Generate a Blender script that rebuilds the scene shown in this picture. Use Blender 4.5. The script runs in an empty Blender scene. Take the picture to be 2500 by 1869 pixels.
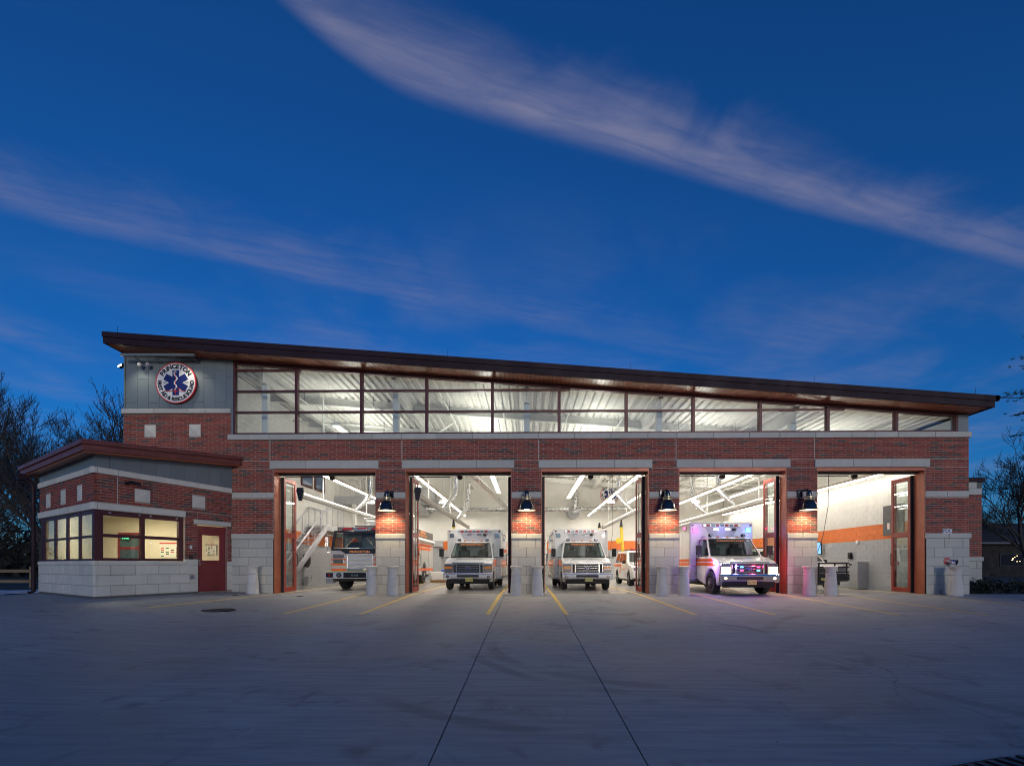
import bpy, bmesh, math, random
from mathutils import Vector, Matrix
R = math.radians
rnd = random.Random(11)
sc = bpy.context.scene
col = sc.collection

# ------------------------------------------------------------------ camera
cam_d = bpy.data.cameras.new('camera'); cam = bpy.data.objects.new('camera', cam_d); col.objects.link(cam)
cam.location = (0, -17, 1.0); cam.rotation_euler = (R(90), 0, math.atan(.0148))
cam_d.sensor_fit = 'HORIZONTAL'; cam_d.sensor_width = 36; cam_d.lens = 16.99
cam_d.shift_x = -.007; cam_d.shift_y = .1778
cam_d.clip_start = .1; cam_d.clip_end = 3000
sc.camera = cam

# ------------------------------------------------------------------ sky at dusk: the afterglow is behind the camera
SUN_EL, SUN_AZ = 7, 165          # soft light of the western sky, from over the camera's right shoulder
w = bpy.data.worlds.new('World'); sc.world = w; w.use_nodes = True
nt = w.node_tree; nt.nodes.clear()
class NG:
    """tiny helper that wires shader nodes"""
    def __init__(s, nt): s.nt = nt
    def n(s, t, **k):
        nd = s.nt.nodes.new(t)
        for a, b in k.items(): setattr(nd, a, b)
        return nd
    def put(s, sock, v):
        if isinstance(v, bpy.types.NodeSocket): s.nt.links.new(v, sock)
        elif v is not None: sock.default_value = v
    def m(s, op, a, b=None, c=None, clamp=False):
        nd = s.n('ShaderNodeMath', operation=op); nd.use_clamp = clamp
        s.put(nd.inputs[0], a)
        if b is not None: s.put(nd.inputs[1], b)
        if c is not None: s.put(nd.inputs[2], c)
        return nd.outputs[0]
    def ramp(s, x, a, b, lo=0., hi=1., smooth=True):
        nd = s.n('ShaderNodeMapRange'); nd.interpolation_type = 'SMOOTHSTEP' if smooth else 'LINEAR'
        s.put(nd.inputs[0], x); nd.inputs[1].default_value = a; nd.inputs[2].default_value = b
        nd.inputs[3].default_value = lo; nd.inputs[4].default_value = hi
        return nd.outputs[0]
    def mix(s, f, a, b, mode='MIX'):
        nd = s.n('ShaderNodeMix', data_type='RGBA', blend_type=mode)
        s.put(nd.inputs[0], f); s.put(nd.inputs[6], a); s.put(nd.inputs[7], b)
        return nd.outputs[2]
    def noise(s, vec, scale, detail=3., rough=.5, dist=0.):
        nd = s.n('ShaderNodeTexNoise'); s.put(nd.inputs['Vector'], vec)
        nd.inputs['Scale'].default_value = scale; nd.inputs['Detail'].default_value = detail
        nd.inputs['Roughness'].default_value = rough; nd.inputs['Distortion'].default_value = dist
        return nd.outputs[0]
    def comb(s, x, y, z=0.):
        nd = s.n('ShaderNodeCombineXYZ'); s.put(nd.inputs[0], x); s.put(nd.inputs[1], y); s.put(nd.inputs[2], z)
        return nd.outputs[0]
    def sep(s, v):
        nd = s.n('ShaderNodeSeparateXYZ'); s.put(nd.inputs[0], v); return nd.outputs
g = NG(nt)
sky = g.n('ShaderNodeTexSky', sky_type='NISHITA'); sky.sun_disc = False
sky.sun_elevation = R(SUN_EL); sky.sun_rotation = R(SUN_AZ); sky.air_density = 1.0; sky.dust_density = .6; sky.ozone_density = 8.0
tc = g.n('ShaderNodeTexCoord').outputs['Generated']
dx, dy, dz = g.sep(tc)
zc = g.m('MAXIMUM', dz, .07)
px, py = g.m('DIVIDE', dx, zc), g.m('DIVIDE', dy, zc)      # where the view ray meets the cloud sheet
base = sky.outputs[0]
pv = g.comb(px, py)
warp = g.m('SUBTRACT', g.noise(pv, 2.2, 4., .55), .5)
along = g.m('ADD', g.m('MULTIPLY', px, .95), g.m('MULTIPLY', py, .31)); across = g.m('SUBTRACT', g.m('MULTIPLY', py, .95), g.m('MULTIPLY', px, .31))
fine = g.noise(g.comb(g.m('MULTIPLY', along, 1.1), g.m('MULTIPLY', across, 7.)), 3.0, 7., .62, .5)
feather = g.m('SUBTRACT', g.noise(g.comb(g.m('MULTIPLY', along, 1.7), g.m('MULTIPLY', across, 1.5)), 2.0, 5., .55, .8), .5)
broad = g.noise(pv, 1.1, 4., .55, .4)
# the long streak: y = 1.105 + .33x, bending down where x < -.2; crisp towards the horizon, feathered away from it
bend = g.m('MAXIMUM', g.m('SUBTRACT', g.m('MULTIPLY', px, -1.), .2), 0.)
edge = g.m('ADD', g.m('ADD', g.m('MULTIPLY', px, .33), 1.105), g.m('MULTIPLY', g.m('MULTIPLY', bend, bend), -2.1))
t1 = g.m('ADD', g.m('SUBTRACT', edge, py), g.m('MULTIPLY', warp, .035))
u1 = g.m('ADD', t1, g.m('MULTIPLY', feather, -.22))
c1 = g.m('MULTIPLY', g.ramp(t1, -.03, .06), g.ramp(u1, -.02, .22, 1., 0.))
c1 = g.m('MULTIPLY', c1, g.m('MULTIPLY', g.ramp(fine, .25, .7, .45, 1.), g.ramp(px, .3, 2.2, 1., .5)))
edge2 = g.m('ADD', g.m('MULTIPLY', px, .453), 2.03)
t2 = g.m('ADD', g.m('SUBTRACT', edge2, py), g.m('MULTIPLY', warp, .2))
c2 = g.m('MULTIPLY', g.ramp(t2, -.05, .09), g.ramp(g.m('ADD', t2, g.m('MULTIPLY', feather, -.5)), .0, .42, 1., 0.))
c2 = g.m('MULTIPLY', c2, g.m('MULTIPLY', g.ramp(fine, .3, .7, .35, .9), g.ramp(px, -.9, 1.2, 1., .3)))
c3 = g.m('MULTIPLY', g.m('MULTIPLY', g.ramp(broad, .40, .72), g.ramp(fine, .3, .75, .55, 1.)), .40)
c3 = g.m('MULTIPLY', c3, g.ramp(py, 1.2, 1.9))
cl = g.m('MAXIMUM', g.m('MAXIMUM', c1, g.m('MULTIPLY', c2, .45)), c3)
cl = g.m('MULTIPLY', cl, g.ramp(dz, .03, .2))
CLOUD = (1.65, 1.62, 2.35, 1)
skyc = g.mix(g.m('MULTIPLY', cl, .78), base, CLOUD)
bg = g.n('ShaderNodeBackground'); bg.inputs[1].default_value = .15
nt.links.new(skyc, bg.inputs[0])
wo = g.n('ShaderNodeOutputWorld'); nt.links.new(bg.outputs[0], wo.inputs[0])

sun_d = bpy.data.lights.new('sun', 'SUN'); sun = bpy.data.objects.new('sun', sun_d); col.objects.link(sun)
sun_d.energy = 1.0; sun_d.angle = R(13); sun_d.color = (1, .88, .76)
sun.rotation_euler = (R(90 - SUN_EL), 0, R(180 - SUN_AZ))
sc.view_settings.view_transform = 'Standard'; sc.view_settings.look = 'None'
sc.view_settings.exposure = 0; sc.view_settings.gamma = 1
sc.cycles.use_denoising = True; sc.cycles.filter_width = 1.05; sc.cycles.max_bounces = 8; sc.cycles.diffuse_bounces = 4
sc.cycles.transparent_max_bounces = 12; sc.cycles.sample_clamp_indirect = 6

# ------------------------------------------------------------------ materials
def pmat(name, c, rough=.6, metal=0., var=0., vs=6., bump=0., bs=60., emit=None, es=0., coat=0., spec=.5, stretch=None):
    m = bpy.data.materials.new(name); m.use_nodes = True
    t = m.node_tree; g = NG(t); b = t.nodes['Principled BSDF']
    b.inputs['Base Color'].default_value = (*c, 1); b.inputs['Roughness'].default_value = rough
    b.inputs['Metallic'].default_value = metal; b.inputs['Specular IOR Level'].default_value = spec
    if coat: b.inputs['Coat Weight'].default_value = coat; b.inputs['Coat Roughness'].default_value = .05
    vec = None
    if var or bump:
        vec = g.n('ShaderNodeTexCoord').outputs['Object']
        if stretch:
            mp = g.n('ShaderNodeMapping'); mp.inputs['Scale'].default_value = stretch
            t.links.new(vec, mp.inputs[0]); vec = mp.outputs[0]
    if var:
        nz = g.noise(vec, vs, 5., .6)
        lo, hi = [max(0, k * (1 - var)) for k in c], [min(1, k * (1 + var)) for k in c]
        t.links.new(g.mix(g.ramp(nz, .25, .75), (*lo, 1), (*hi, 1)), b.inputs['Base Color'])
        t.links.new(g.ramp(nz, .2, .8, min(1, rough * 1.15), rough * .85), b.inputs['Roughness'])
    if bump:
        bn = g.n('ShaderNodeBump'); bn.inputs['Strength'].default_value = bump; bn.inputs['Distance'].default_value = .01
        t.links.new(g.noise(vec, bs, 4., .6), bn.inputs['Height']); t.links.new(bn.outputs[0], b.inputs['Normal'])
    if emit:
        b.inputs['Emission Color'].default_value = (*emit, 1); b.inputs['Emission Strength'].default_value = es
    return m

def glassmat(name, tint=(1, 1, 1), ior=1.45, rough=.0):
    m = bpy.data.materials.new(name); m.use_nodes = True
    t = m.node_tree; t.nodes.clear(); g = NG(t)
    tr = g.n('ShaderNodeBsdfTransparent'); tr.inputs[0].default_value = (*tint, 1)
    gl = g.n('ShaderNodeBsdfGlossy'); gl.inputs['Roughness'].default_value = rough; gl.inputs[0].default_value = (1, 1, 1, 1)
    fr = g.n('ShaderNodeFresnel'); bk = g.n('ShaderNodeNewGeometry').outputs['Backfacing']
    t.links.new(g.m('SUBTRACT', ior, g.m('MULTIPLY', bk, ior - 1 / ior)), fr.inputs[0])
    mx = g.n('ShaderNodeMixShader'); t.links.new(g.m('MULTIPLY', fr.outputs[0], 1.0, clamp=True), mx.inputs[0])
    t.links.new(tr.outputs[0], mx.inputs[1]); t.links.new(gl.outputs[0], mx.inputs[2])
    o = g.n('ShaderNodeOutputMaterial'); t.links.new(mx.outputs[0], o.inputs[0])
    return m

def brickmat():
    m = bpy.data.materials.new('brick'); m.use_nodes = True
    t = m.node_tree; g = NG(t); b = t.nodes['Principled BSDF']
    oi = g.n('ShaderNodeObjectInfo'); ge = g.n('ShaderNodeNewGeometry')
    r = g.m('FRACT', g.m('ADD', oi.outputs['Random'], ge.outputs['Random Per Island']))
    cr = g.n('ShaderNodeValToRGB'); t.links.new(r, cr.inputs[0]); cr.color_ramp.interpolation = 'CONSTANT'
    cols = [(0, (.32, .050, .034)), (.2, (.27, .042, .03)), (.38, (.37, .068, .042)), (.55, (.23, .036, .028)), (.7, (.31, .056, .038)),
            (.80, (.15, .042, .036)), (.885, (.10, .072, .066)), (.945, (.065, .055, .055))]
    el = cr.color_ramp.elements
    el[0].color = (*cols[0][1], 1); el[1].position = cols[1][0]; el[1].color = (*cols[1][1], 1)
    for p, c in cols[2:]:
        e = el.new(p); e.color = (*c, 1)
    pos = ge.outputs['Position']
    nz = g.noise(pos, 14., 5., .65); n2 = g.noise(pos, .7, 3., .5)
    c = g.mix(g.ramp(nz, .2, .8, 0., .45), cr.outputs[0], (.1, .045, .036, 1))
    c = g.mix(g.ramp(n2, .35, .7, 0., .14), c, (.34, .13, .09, 1))
    x_, y_, z_ = g.sep(pos)
    run = g.noise(g.comb(g.m('MULTIPLY', x_, 2.6), g.m('MULTIPLY', y_, 2.6), g.m('MULTIPLY', z_, .45)), 1.5, 5., .62)
    c = g.mix(g.ramp(run, .55, .78, 0., .30), c, (.34, .24, .19, 1)); c = g.mix(g.ramp(run, .22, .42, .38, 0.), c, (.07, .035, .03, 1))
    t.links.new(c, b.inputs['Base Color']); b.inputs['Roughness'].default_value = .88
    bn = g.n('ShaderNodeBump'); bn.inputs['Strength'].default_value = .5; bn.inputs['Distance'].default_value = .006
    t.links.new(g.noise(pos, 90., 4., .6), bn.inputs['Height']); t.links.new(bn.outputs[0], b.inputs['Normal'])
    return m

def piecemat(name, c, spread, rough=.8, vs=2.2, var=.2, bump=.25):
    """stone and block: every piece a slightly different tone"""
    m = bpy.data.materials.new(name); m.use_nodes = True
    t = m.node_tree; g = NG(t); b = t.nodes['Principled BSDF']
    oi = g.n('ShaderNodeObjectInfo'); ge = g.n('ShaderNodeNewGeometry'); pos = ge.outputs['Position']
    r = g.m('FRACT', g.m('ADD', oi.outputs['Random'], ge.outputs['Random Per Island']))
    nz = g.noise(pos, vs, 5., .6)
    k = g.m('ADD', g.m('MULTIPLY', r, spread), g.m('MULTIPLY', nz, var))
    x_, y_, z_ = g.sep(pos)
    run = g.noise(g.comb(g.m('MULTIPLY', x_, 4.), g.m('MULTIPLY', y_, 4.), g.m('MULTIPLY', z_, .5)), 1.3, 5., .65)
    k = g.m('ADD', k, g.m('MULTIPLY', g.m('SUBTRACT', run, .5), var))
    k = g.m('ADD', k, 1 - spread / 2 - var / 2)
    cc = g.n('ShaderNodeVectorMath', operation='SCALE'); cc.inputs[0].default_value = c; t.links.new(k, cc.inputs['Scale'])
    t.links.new(cc.outputs[0], b.inputs['Base Color']); b.inputs['Roughness'].default_value = rough
    bn = g.n('ShaderNodeBump'); bn.inputs['Strength'].default_value = bump; bn.inputs['Distance'].default_value = .004
    t.links.new(g.noise(pos, 70., 4., .6), bn.inputs['Height']); t.links.new(bn.outputs[0], b.inputs['Normal'])
    return m

def apronmat():
    m = bpy.data.materials.new('apron_concrete'); m.use_nodes = True
    t = m.node_tree; g = NG(t); b = t.nodes['Principled BSDF']
    pos = g.n('ShaderNodeNewGeometry').outputs['Position']
    x, y, z = g.sep(pos)
    streak = g.noise(g.comb(g.m('MULTIPLY', x, .55), g.m('MULTIPLY', y, 7.)), 1.6, 6., .6, .2)
    blot = g.noise(pos, .32, 4., .55, .3)
    spots = g.noise(pos, 1.7, 5., .6, .8)
    dots = g.n('ShaderNodeTexVoronoi'); t.links.new(pos, dots.inputs[0]); dots.inputs['Scale'].default_value = 2.1
    c = g.mix(g.ramp(blot, .3, .7), (.26, .268, .275, 1), (.37, .378, .385, 1))
    c = g.mix(g.ramp(streak, .3, .72, 0., .55), c, (.185, .19, .195, 1))
    c = g.mix(g.ramp(spots, .54, .74, 0., .6), c, (.12, .118, .112, 1))
    c = g.mix(g.ramp(g.noise(pos, 3.1, 5., .65, 1.2), .66, .72, 0., .45), c, (.46, .46, .45, 1))
    c = g.mix(g.ramp(dots.outputs['Distance'], .018, .03, .75, 0.), c, (.03, .03, .03, 1))
    crack = g.n('ShaderNodeTexVoronoi', feature='DISTANCE_TO_EDGE'); crack.inputs['Scale'].default_value = .16
    wv = g.n('ShaderNodeVectorMath', operation='ADD'); t.links.new(pos, wv.inputs[0]); nn = g.n('ShaderNodeTexNoise'); nn.inputs['Scale'].default_value = 1.3; nn.inputs['Detail'].default_value = 6.; t.links.new(pos, nn.inputs['Vector'])
    t.links.new(nn.outputs[1], wv.inputs[1]); t.links.new(wv.outputs[0], crack.inputs[0])
    ck = g.m('MULTIPLY', g.ramp(crack.outputs['Distance'], .0008, .0022, 1., 0.), g.ramp(g.noise(pos, .23, 2., .5), .5, .58, 0., .55))
    c = g.mix(ck, c, (.06, .06, .06, 1))
    oil = g.n('ShaderNodeTexVoronoi'); t.links.new(pos, oil.inputs[0]); oil.inputs['Scale'].default_value = .75
    c = g.mix(g.m('MULTIPLY', g.ramp(g.m('ADD', oil.outputs['Distance'], g.m('MULTIPLY', g.m('SUBTRACT', spots, .5), .16)), .03, .13, 1., 0.), .45), c, (.085, .083, .08, 1))
    # tyre scrubs left by turning vehicles
    for cx, cy, rad, wd in ((2.0, -8.6, 2.6, .15), (2.0, -8.6, 2.95, .13), (1.0, -8.8, 3.9, .14), (9.5, -9.6, 5.2, .16)):
        d = g.m('SQRT', g.m('ADD', g.m('POWER', g.m('SUBTRACT', x, cx), 2.), g.m('POWER', g.m('SUBTRACT', y, cy), 2.)))
        k = g.m('ABSOLUTE', g.m('SUBTRACT', d, rad))
        k = g.m('MULTIPLY', g.ramp(k, wd * .4, wd, 1., 0.), g.ramp(g.noise(pos, .55, 3., .5), .45, .62, 0., .34))
        c = g.mix(k, c, (.07, .068, .066, 1))
    t.links.new(c, b.inputs['Base Color'])
    t.links.new(g.ramp(blot, .3, .7, .62, .8), b.inputs['Roughness'])
    bn = g.n('ShaderNodeBump'); bn.inputs['Strength'].default_value = .35; bn.inputs['Distance'].default_value = .004
    t.links.new(g.noise(g.comb(g.m('MULTIPLY', x, 3.), g.m('MULTIPLY', y, 60.)), 1.5, 3., .6), bn.inputs['Height']); t.links.new(bn.outputs[0], b.inputs['Normal'])
    return m

def paintmat():
    m = bpy.data.materials.new('line_paint'); m.use_nodes = True
    t = m.node_tree; g = NG(t); b = t.nodes['Principled BSDF']
    pos = g.n('ShaderNodeNewGeometry').outputs['Position']
    c = g.mix(g.ramp(g.noise(pos, 9., 5., .7),   .55, .75, 0., .7), (.70, .49, .10, 1), (.36, .33, .24, 1))
    t.links.new(c, b.inputs['Base Color']); b.inputs['Roughness'].default_value = .6
    return m

MB = brickmat()
M_MORTAR = pmat('mortar', (.35, .285, .235), .95, var=.2, vs=5, bump=.3)
M_STONE = piecemat('cast_stone', (.47, .465, .42), .16)
M_STONE2 = piecemat('pale_cast_stone', (.64, .62, .54), .12)
M_JOINT = pmat('stone_joint', (.13, .13, .125), .95)
M_SEAL = pmat('joint_sealant', (.55, .53, .5), .8)
M_CMU_W = piecemat('white_block_paint', (.74, .73, .70), .05, .55)
M_CMU_O = piecemat('orange_block_paint', (.72, .17, .03), .06, .5)
M_CMU_G = piecemat('grey_block_paint', (.36, .37, .39), .06, .5)
M_WHITE = pmat('white_wall_paint', (.76, .75, .71), .65, var=.04, vs=2)
M_STEELW = pmat('white_steel_paint', (.72, .72, .69), .45, var=.05, vs=4)
M_DECK = pmat('white_deck_paint', (.74, .73, .69), .5, var=.05, vs=3)
M_CLAD = piecemat('grey_green_metal', (.165, .2, .215), .1, .42, 2., .1, .06)
M_FASCIA = pmat('dark_fascia_metal', (.024, .012, .018), .6, 0., var=.15, vs=1.5, spec=.2)
M_WFASCIA = pmat('maroon_fascia_metal', (.20, .062, .05), .45, .1, var=.12, vs=2)
M_SOFFIT = piecemat('soffit_board', (.36, .11, .05), .25, .3, 4., .15, .05)
M_FRAME = pmat('maroon_window_frame', (.085, .022, .026), .42, .2, var=.1, vs=5)
M_DOORRED = pmat('red_door_paint', (.33, .052, .035), .38, var=.12, vs=4)
M_JAMB = pmat('terracotta_jamb', (.40, .115, .06), .42, .15, var=.12, vs=3)
M_ENTRY = pmat('maroon_door_paint', (.22, .03, .032), .35, var=.1, vs=3)
M_BLACK = pmat('black_rubber', (.012, .012, .013), .6)
M_DARK = pmat('dark_metal', (.03, .03, .032), .35, .6)
M_GALV = pmat('galvanised_steel', (.55, .56, .57), .28, .9, var=.18, vs=8)
M_ALU = pmat('aluminium', (.48, .48, .48), .3, .9, var=.1, vs=8)
M_CHROME = pmat('chrome', (.75, .75, .76), .14, 1.)
M_GREYP = pmat('grey_paint', (.38, .39, .41), .45, var=.06, vs=4)
M_RAIL = pmat('grey_rail_paint', (.5, .5, .55), .4, .2)
M_GLASS = glassmat('clear_glass', (.93, .96, .95))
M_VGLASS = pmat('tinted_vehicle_glass', (.012, .016, .018), .04, 0., spec=.6)
M_CABGLASS = glassmat('cab_glass', (.62, .74, .71)); M_APRON = apronmat(); M_LINE = paintmat()
M_FLOOR = pmat('polished_floor', (.42, .41, .39), .2, var=.15, vs=.8)
M_VWHITE = pmat('white_vehicle_paint', (.78, .78, .77), .25, var=.03, vs=2, coat=.6)
M_VGREY = pmat('silver_vehicle_paint', (.47, .45, .49), .3, coat=.4)
M_VBLACK = pmat('black_vehicle_paint', (.02, .02, .022), .22, coat=.7)
M_ORANGE = pmat('orange_reflective', (.80, .125, .012), .4)
M_ORTEXT = pmat('orange_lettering', (.85, .30, .10), .4)
M_TYRE = pmat('tyre_rubber', (.016, .016, .017), .75, bump=.3, bs=40)
M_NAVY = pmat('navy_blue_paint', (.014, .026, .15), .6, spec=.25)
M_SIGNW = pmat('sign_white', (.74, .74, .74), .5)
M_SIGNRED = pmat('sign_red', (.62, .03, .04), .35)
M_SIGNBLK = pmat('sign_black', (.015, .015, .018), .4)
M_YELLOW = pmat('yellow_hose', (.68, .47, .03), .5, bump=.4, bs=30)
M_PLATE = pmat('yellow_plate', (.55, .50, .14), .4)
M_RED = pmat('red_enamel', (.5, .02, .02), .3)
M_AMBER = pmat('amber_lens', (.75, .25, .03), .2)
M_LENS = pmat('clear_lens', (.30, .31, .34), .08, .6, coat=.6)
M_REDLENS = pmat('red_lens', (.4, .02, .025), .15, coat=.6)
M_BOLL = piecemat('bollard_concrete', (.58, .56, .52), .12, .8, 4., .42, .3)
M_BARK = pmat('bark', (.036, .032, .03), .95, var=.3, vs=3)
M_LAMPBLK = pmat('lamp_black_enamel', (.012, .014, .022), .16, coat=.8)
M_TUBE = pmat('lit_tube', (.9, .9, .88), .5, emit=(1, .93, .80), es=14.)
M_BULB = pmat('lit_bulb', (.9, .9, .85), .5, emit=(1, .80, .48), es=22.)
M_BRASS = pmat('lamp_collar', (.72, .6, .36), .3, .5)

# ------------------------------------------------------------------ mesh helpers
class MB_:
    def __init__(s): s.v = []; s.f = []; s.mi = []; s.cur = 0
    def add(s, vs, fs):
        o = len(s.v); s.v += [tuple(p) for p in vs]
        for f in fs: s.f.append([i + o for i in f]); s.mi.append(s.cur)
        return s
    def box(s, x0, x1, y0, y1, z0, z1):
        return s.add([(x0, y0, z0), (x1, y0, z0), (x1, y1, z0), (x0, y1, z0), (x0, y0, z1), (x1, y0, z1), (x1, y1, z1), (x0, y1, z1)],
                     [(0, 3, 2, 1), (4, 5, 6, 7), (0, 1, 5, 4), (1, 2, 6, 5), (2, 3, 7, 6), (3, 0, 4, 7)])
    def hexa(s, b, t):
        """bottom quad, top quad, both counter-clockwise from above"""
        return s.add(list(b) + list(t), [(0, 3, 2, 1), (4, 5, 6, 7), (0, 1, 5, 4), (1, 2, 6, 5), (2, 3, 7, 6), (3, 0, 4, 7)])
    def chip(s, x0, x1, z0, z1, yf, yb, c=.006):
        """a stone: front face towards -y with chamfered front edges"""
        v = [(x0 + c, yf, z0 + c), (x1 - c, yf, z0 + c), (x1 - c, yf, z1 - c), (x0 + c, yf, z1 - c),
             (x0, yf + c, z0), (x1, yf + c, z0), (x1, yf + c, z1), (x0, yf + c, z1),
             (x0, yb, z0), (x1, yb, z0), (x1, yb, z1), (x0, yb, z1)]
        f = [(0, 1, 2, 3)]
        for a in (0, 4):
            for i in range(4):
                j = (i + 1) % 4; f.append((a + i, a + 4 + i, a + 4 + j, a + j))
        return s.add(v, f)
    def prism(s, poly, a0, a1, axis='x'):
        """closed 2-D outline swept along an axis: x -> (y,z), y -> (x,z), z -> (x,y)"""
        def P(p, a): return (a, p[0], p[1]) if axis == 'x' else ((p[0], a, p[1]) if axis == 'y' else (p[0], p[1], a))
        n = len(poly); v = [P(p, a0) for p in poly] + [P(p, a1) for p in poly]
        area = sum(poly[i][0] * poly[(i + 1) % n][1] - poly[(i + 1) % n][0] * poly[i][1] for i in range(n))
        flip = (area < 0) ^ (axis == 'y')
        f = [tuple(range(n - 1, -1, -1)), tuple(range(n, 2 * n))] + [(i, (i + 1) % n, n + (i + 1) % n, n + i) for i in range(n)]
        if flip: f = [tuple(reversed(q)) for q in f]
        return s.add(v, f)
    def tube(s, pts, r, n=8, cap=True):
        pts = [Vector(p) for p in pts]; rs = r if isinstance(r, (list, tuple)) else [r] * len(pts)
        v = []; up = None
        for i, p in enumerate(pts):
            d = (pts[min(i + 1, len(pts) - 1)] - pts[max(i - 1, 0)]).normalized()
            if up is None: up = Vector((0, 0, 1)) if abs(d.z) < .9 else Vector((0, 1, 0))
            a = d.cross(up).normalized(); b = a.cross(d).normalized(); up = b
            for k in range(n):
                th = 2 * math.pi * k / n; v.append(p + (a * math.cos(th) + b * math.sin(th)) * rs[i])
        f = []
        for i in range(len(pts) - 1):
            for k in range(n):
                j = (k + 1) % n; f.append((i * n + k, i * n + j, (i + 1) * n + j, (i + 1) * n + k))
        if cap: f += [tuple(range(n - 1, -1, -1)), tuple(range((len(pts) - 1) * n, len(pts) * n))]
        f = [tuple(reversed(q)) for q in f]
        return s.add(v, f)
    def lathe(s, prof, c=(0, 0, 0), n=24, axis='z'):
        """profile [(radius, height)] about an axis, bottom to top"""
        v = []
        for r, h in prof:
            for k in range(n):
                th = 2 * math.pi * k / n; a, b = r * math.cos(th), r * math.sin(th)
                q = (a, b, h) if axis == 'z' else ((h, a, b) if axis == 'x' else (b, h, a))
                v.append((q[0] + c[0], q[1] + c[1], q[2] + c[2]))
        f = []
        for i in range(len(prof) - 1):
            for k in range(n):
                j = (k + 1) % n; f.append((i * n + k, i * n + j, (i + 1) * n + j, (i + 1) * n + k))
        f += [tuple(range(n - 1, -1, -1)), tuple(range((len(prof) - 1) * n, len(prof) * n))]
        return s.add(v, f)
    def sheet(s, pts): return s.add(pts, [tuple(range(len(pts)))])
    def mesh(s, name, mats, smooth=None):
        me = bpy.data.meshes.new(name); me.from_pydata(s.v, [], s.f)
        for m in (mats if isinstance(mats, (list, tuple)) else [mats]): me.materials.append(m)
        if len(me.materials) > 1: me.polygons.foreach_set('material_index', s.mi)
        me.update()
        if smooth is not None:
            me.polygons.foreach_set('use_smooth', [True] * len(me.polygons)); me.set_sharp_from_angle(angle=R(smooth))
        return me
    def build(s, name, mats, parent=None, loc=(0, 0, 0), rz=0., smooth=None, bevel=0.):
        return obj(name, s.mesh(name, mats, smooth), parent, loc, rz, bevel)

def obj(name, me, parent=None, loc=(0, 0, 0), rz=0., bevel=0.):
    o = bpy.data.objects.new(name, me); col.objects.link(o); o.parent = parent
    o.location = loc; o.rotation_euler = (0, 0, rz)
    if bevel:
        b = o.modifiers.new('edges', 'BEVEL'); b.width = bevel; b.segments = 2; b.limit_method = 'ANGLE'; b.angle_limit = R(35)
    return o
def tag(o, label, cat, group=None):
    o['label'] = label; o['category'] = cat
    if group: o['group'] = group
    return o
def thing(name, label, cat, loc=(0, 0, 0), rz=0., group=None):
    return tag(obj(name, None, None, loc, rz), label, cat, group)
def struct(o): o['kind'] = 'structure'; return o
def stuff(o): o['kind'] = 'stuff'; return o
_kids = {}
def kids(o): return [c for c in bpy.data.objects if c.parent == o]
def copy_tree(o, parent=None):
    c = o.copy(); col.objects.link(c); c.parent = parent
    for ch in kids(o): copy_tree(ch, c)
    return c
def B(*a): return MB_().box(*a)

def text_mesh(s, size, mat, depth=.003, bold=0., width=1., spacing=1.):
    """lettering standing in the x-z plane, facing -y, centred"""
    cu = bpy.data.curves.new('lettering', 'FONT'); cu.body = s; cu.size = size; cu.align_x = 'CENTER'; cu.align_y = 'CENTER'
    cu.extrude = depth; cu.offset = bold; cu.space_character = spacing; cu.resolution_u = 3
    o = bpy.data.objects.new('lettering', cu); col.objects.link(o)
    dg = bpy.context.evaluated_depsgraph_get()
    me = bpy.data.meshes.new_from_object(o.evaluated_get(dg))
    bpy.data.objects.remove(o); bpy.data.curves.remove(cu)
    me.transform(Matrix.Diagonal((width, 1, 1, 1)))
    me.transform(Matrix.Rotation(R(90), 4, 'X'))
    me.materials.clear(); me.materials.append(mat)
    return me
def join_meshes(name, parts, mat):
    """[(mesh, matrix)] -> one mesh"""
    bm = bmesh.new()
    for me, mx in parts:
        t = me.copy(); t.transform(mx); bm.from_mesh(t); bpy.data.meshes.remove(t)
    me = bpy.data.meshes.new(name); bm.to_mesh(me); bm.free(); me.materials.clear(); me.materials.append(mat)
    for p in me.polygons: p.material_index = 0
    return me
# ------------------------------------------------------------------ ground
def sstep(t): t = max(0., min(1., t)); return t * t * (3 - 2 * t)
def gz(x, y):
    """the apron falls away from the building, less so beside the wing"""
    return .04 * sstep((x + 11.5) / 6.5) * min(y, 0.) + .065 * sstep((-8.8 - x) / 1.6)
def gridsheet(xs, ys, zf, skirt=0.):
    m = MB_(); nx = len(xs)
    v = [(x, y, zf(x, y)) for y in ys for x in xs]
    f = [(j * nx + i, j * nx + i + 1, (j + 1) * nx + i + 1, (j + 1) * nx + i) for j in range(len(ys) - 1) for i in range(nx - 1)]
    if skirt:
        ring = [i for i in range(nx)] + [j * nx + nx - 1 for j in range(1, len(ys))] + [(len(ys) - 1) * nx + i for i in range(nx - 2, -1, -1)] + [j * nx for j in range(len(ys) - 2, 0, -1)]
        o = len(v); v += [(v[i][0], v[i][1], v[i][2] - skirt) for i in ring]; n = len(ring)
        f += [(ring[k], o + k, o + (k + 1) % n, ring[(k + 1) % n]) for k in range(n)]
    return m.add(v, f)
def span(a, b, step):
    n = max(1, round(abs(b - a) / step)); return [a + (b - a) * i / n for i in range(n + 1)]

M_EARTH = pmat('winter_ground', (.035, .036, .03), .95, var=.5, vs=.35, bump=.5, bs=6)
xs = [-400, -200, -90] + span(-60, 60, 3) + [90, 200, 400]
ys = [-60, -40] + span(-30, 30, 3) + [45, 80, 160, 400]
struct(gridsheet(xs, ys, lambda x, y: gz(max(-20, min(30, x)), y) - .06).build('ground', M_EARTH))

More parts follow.
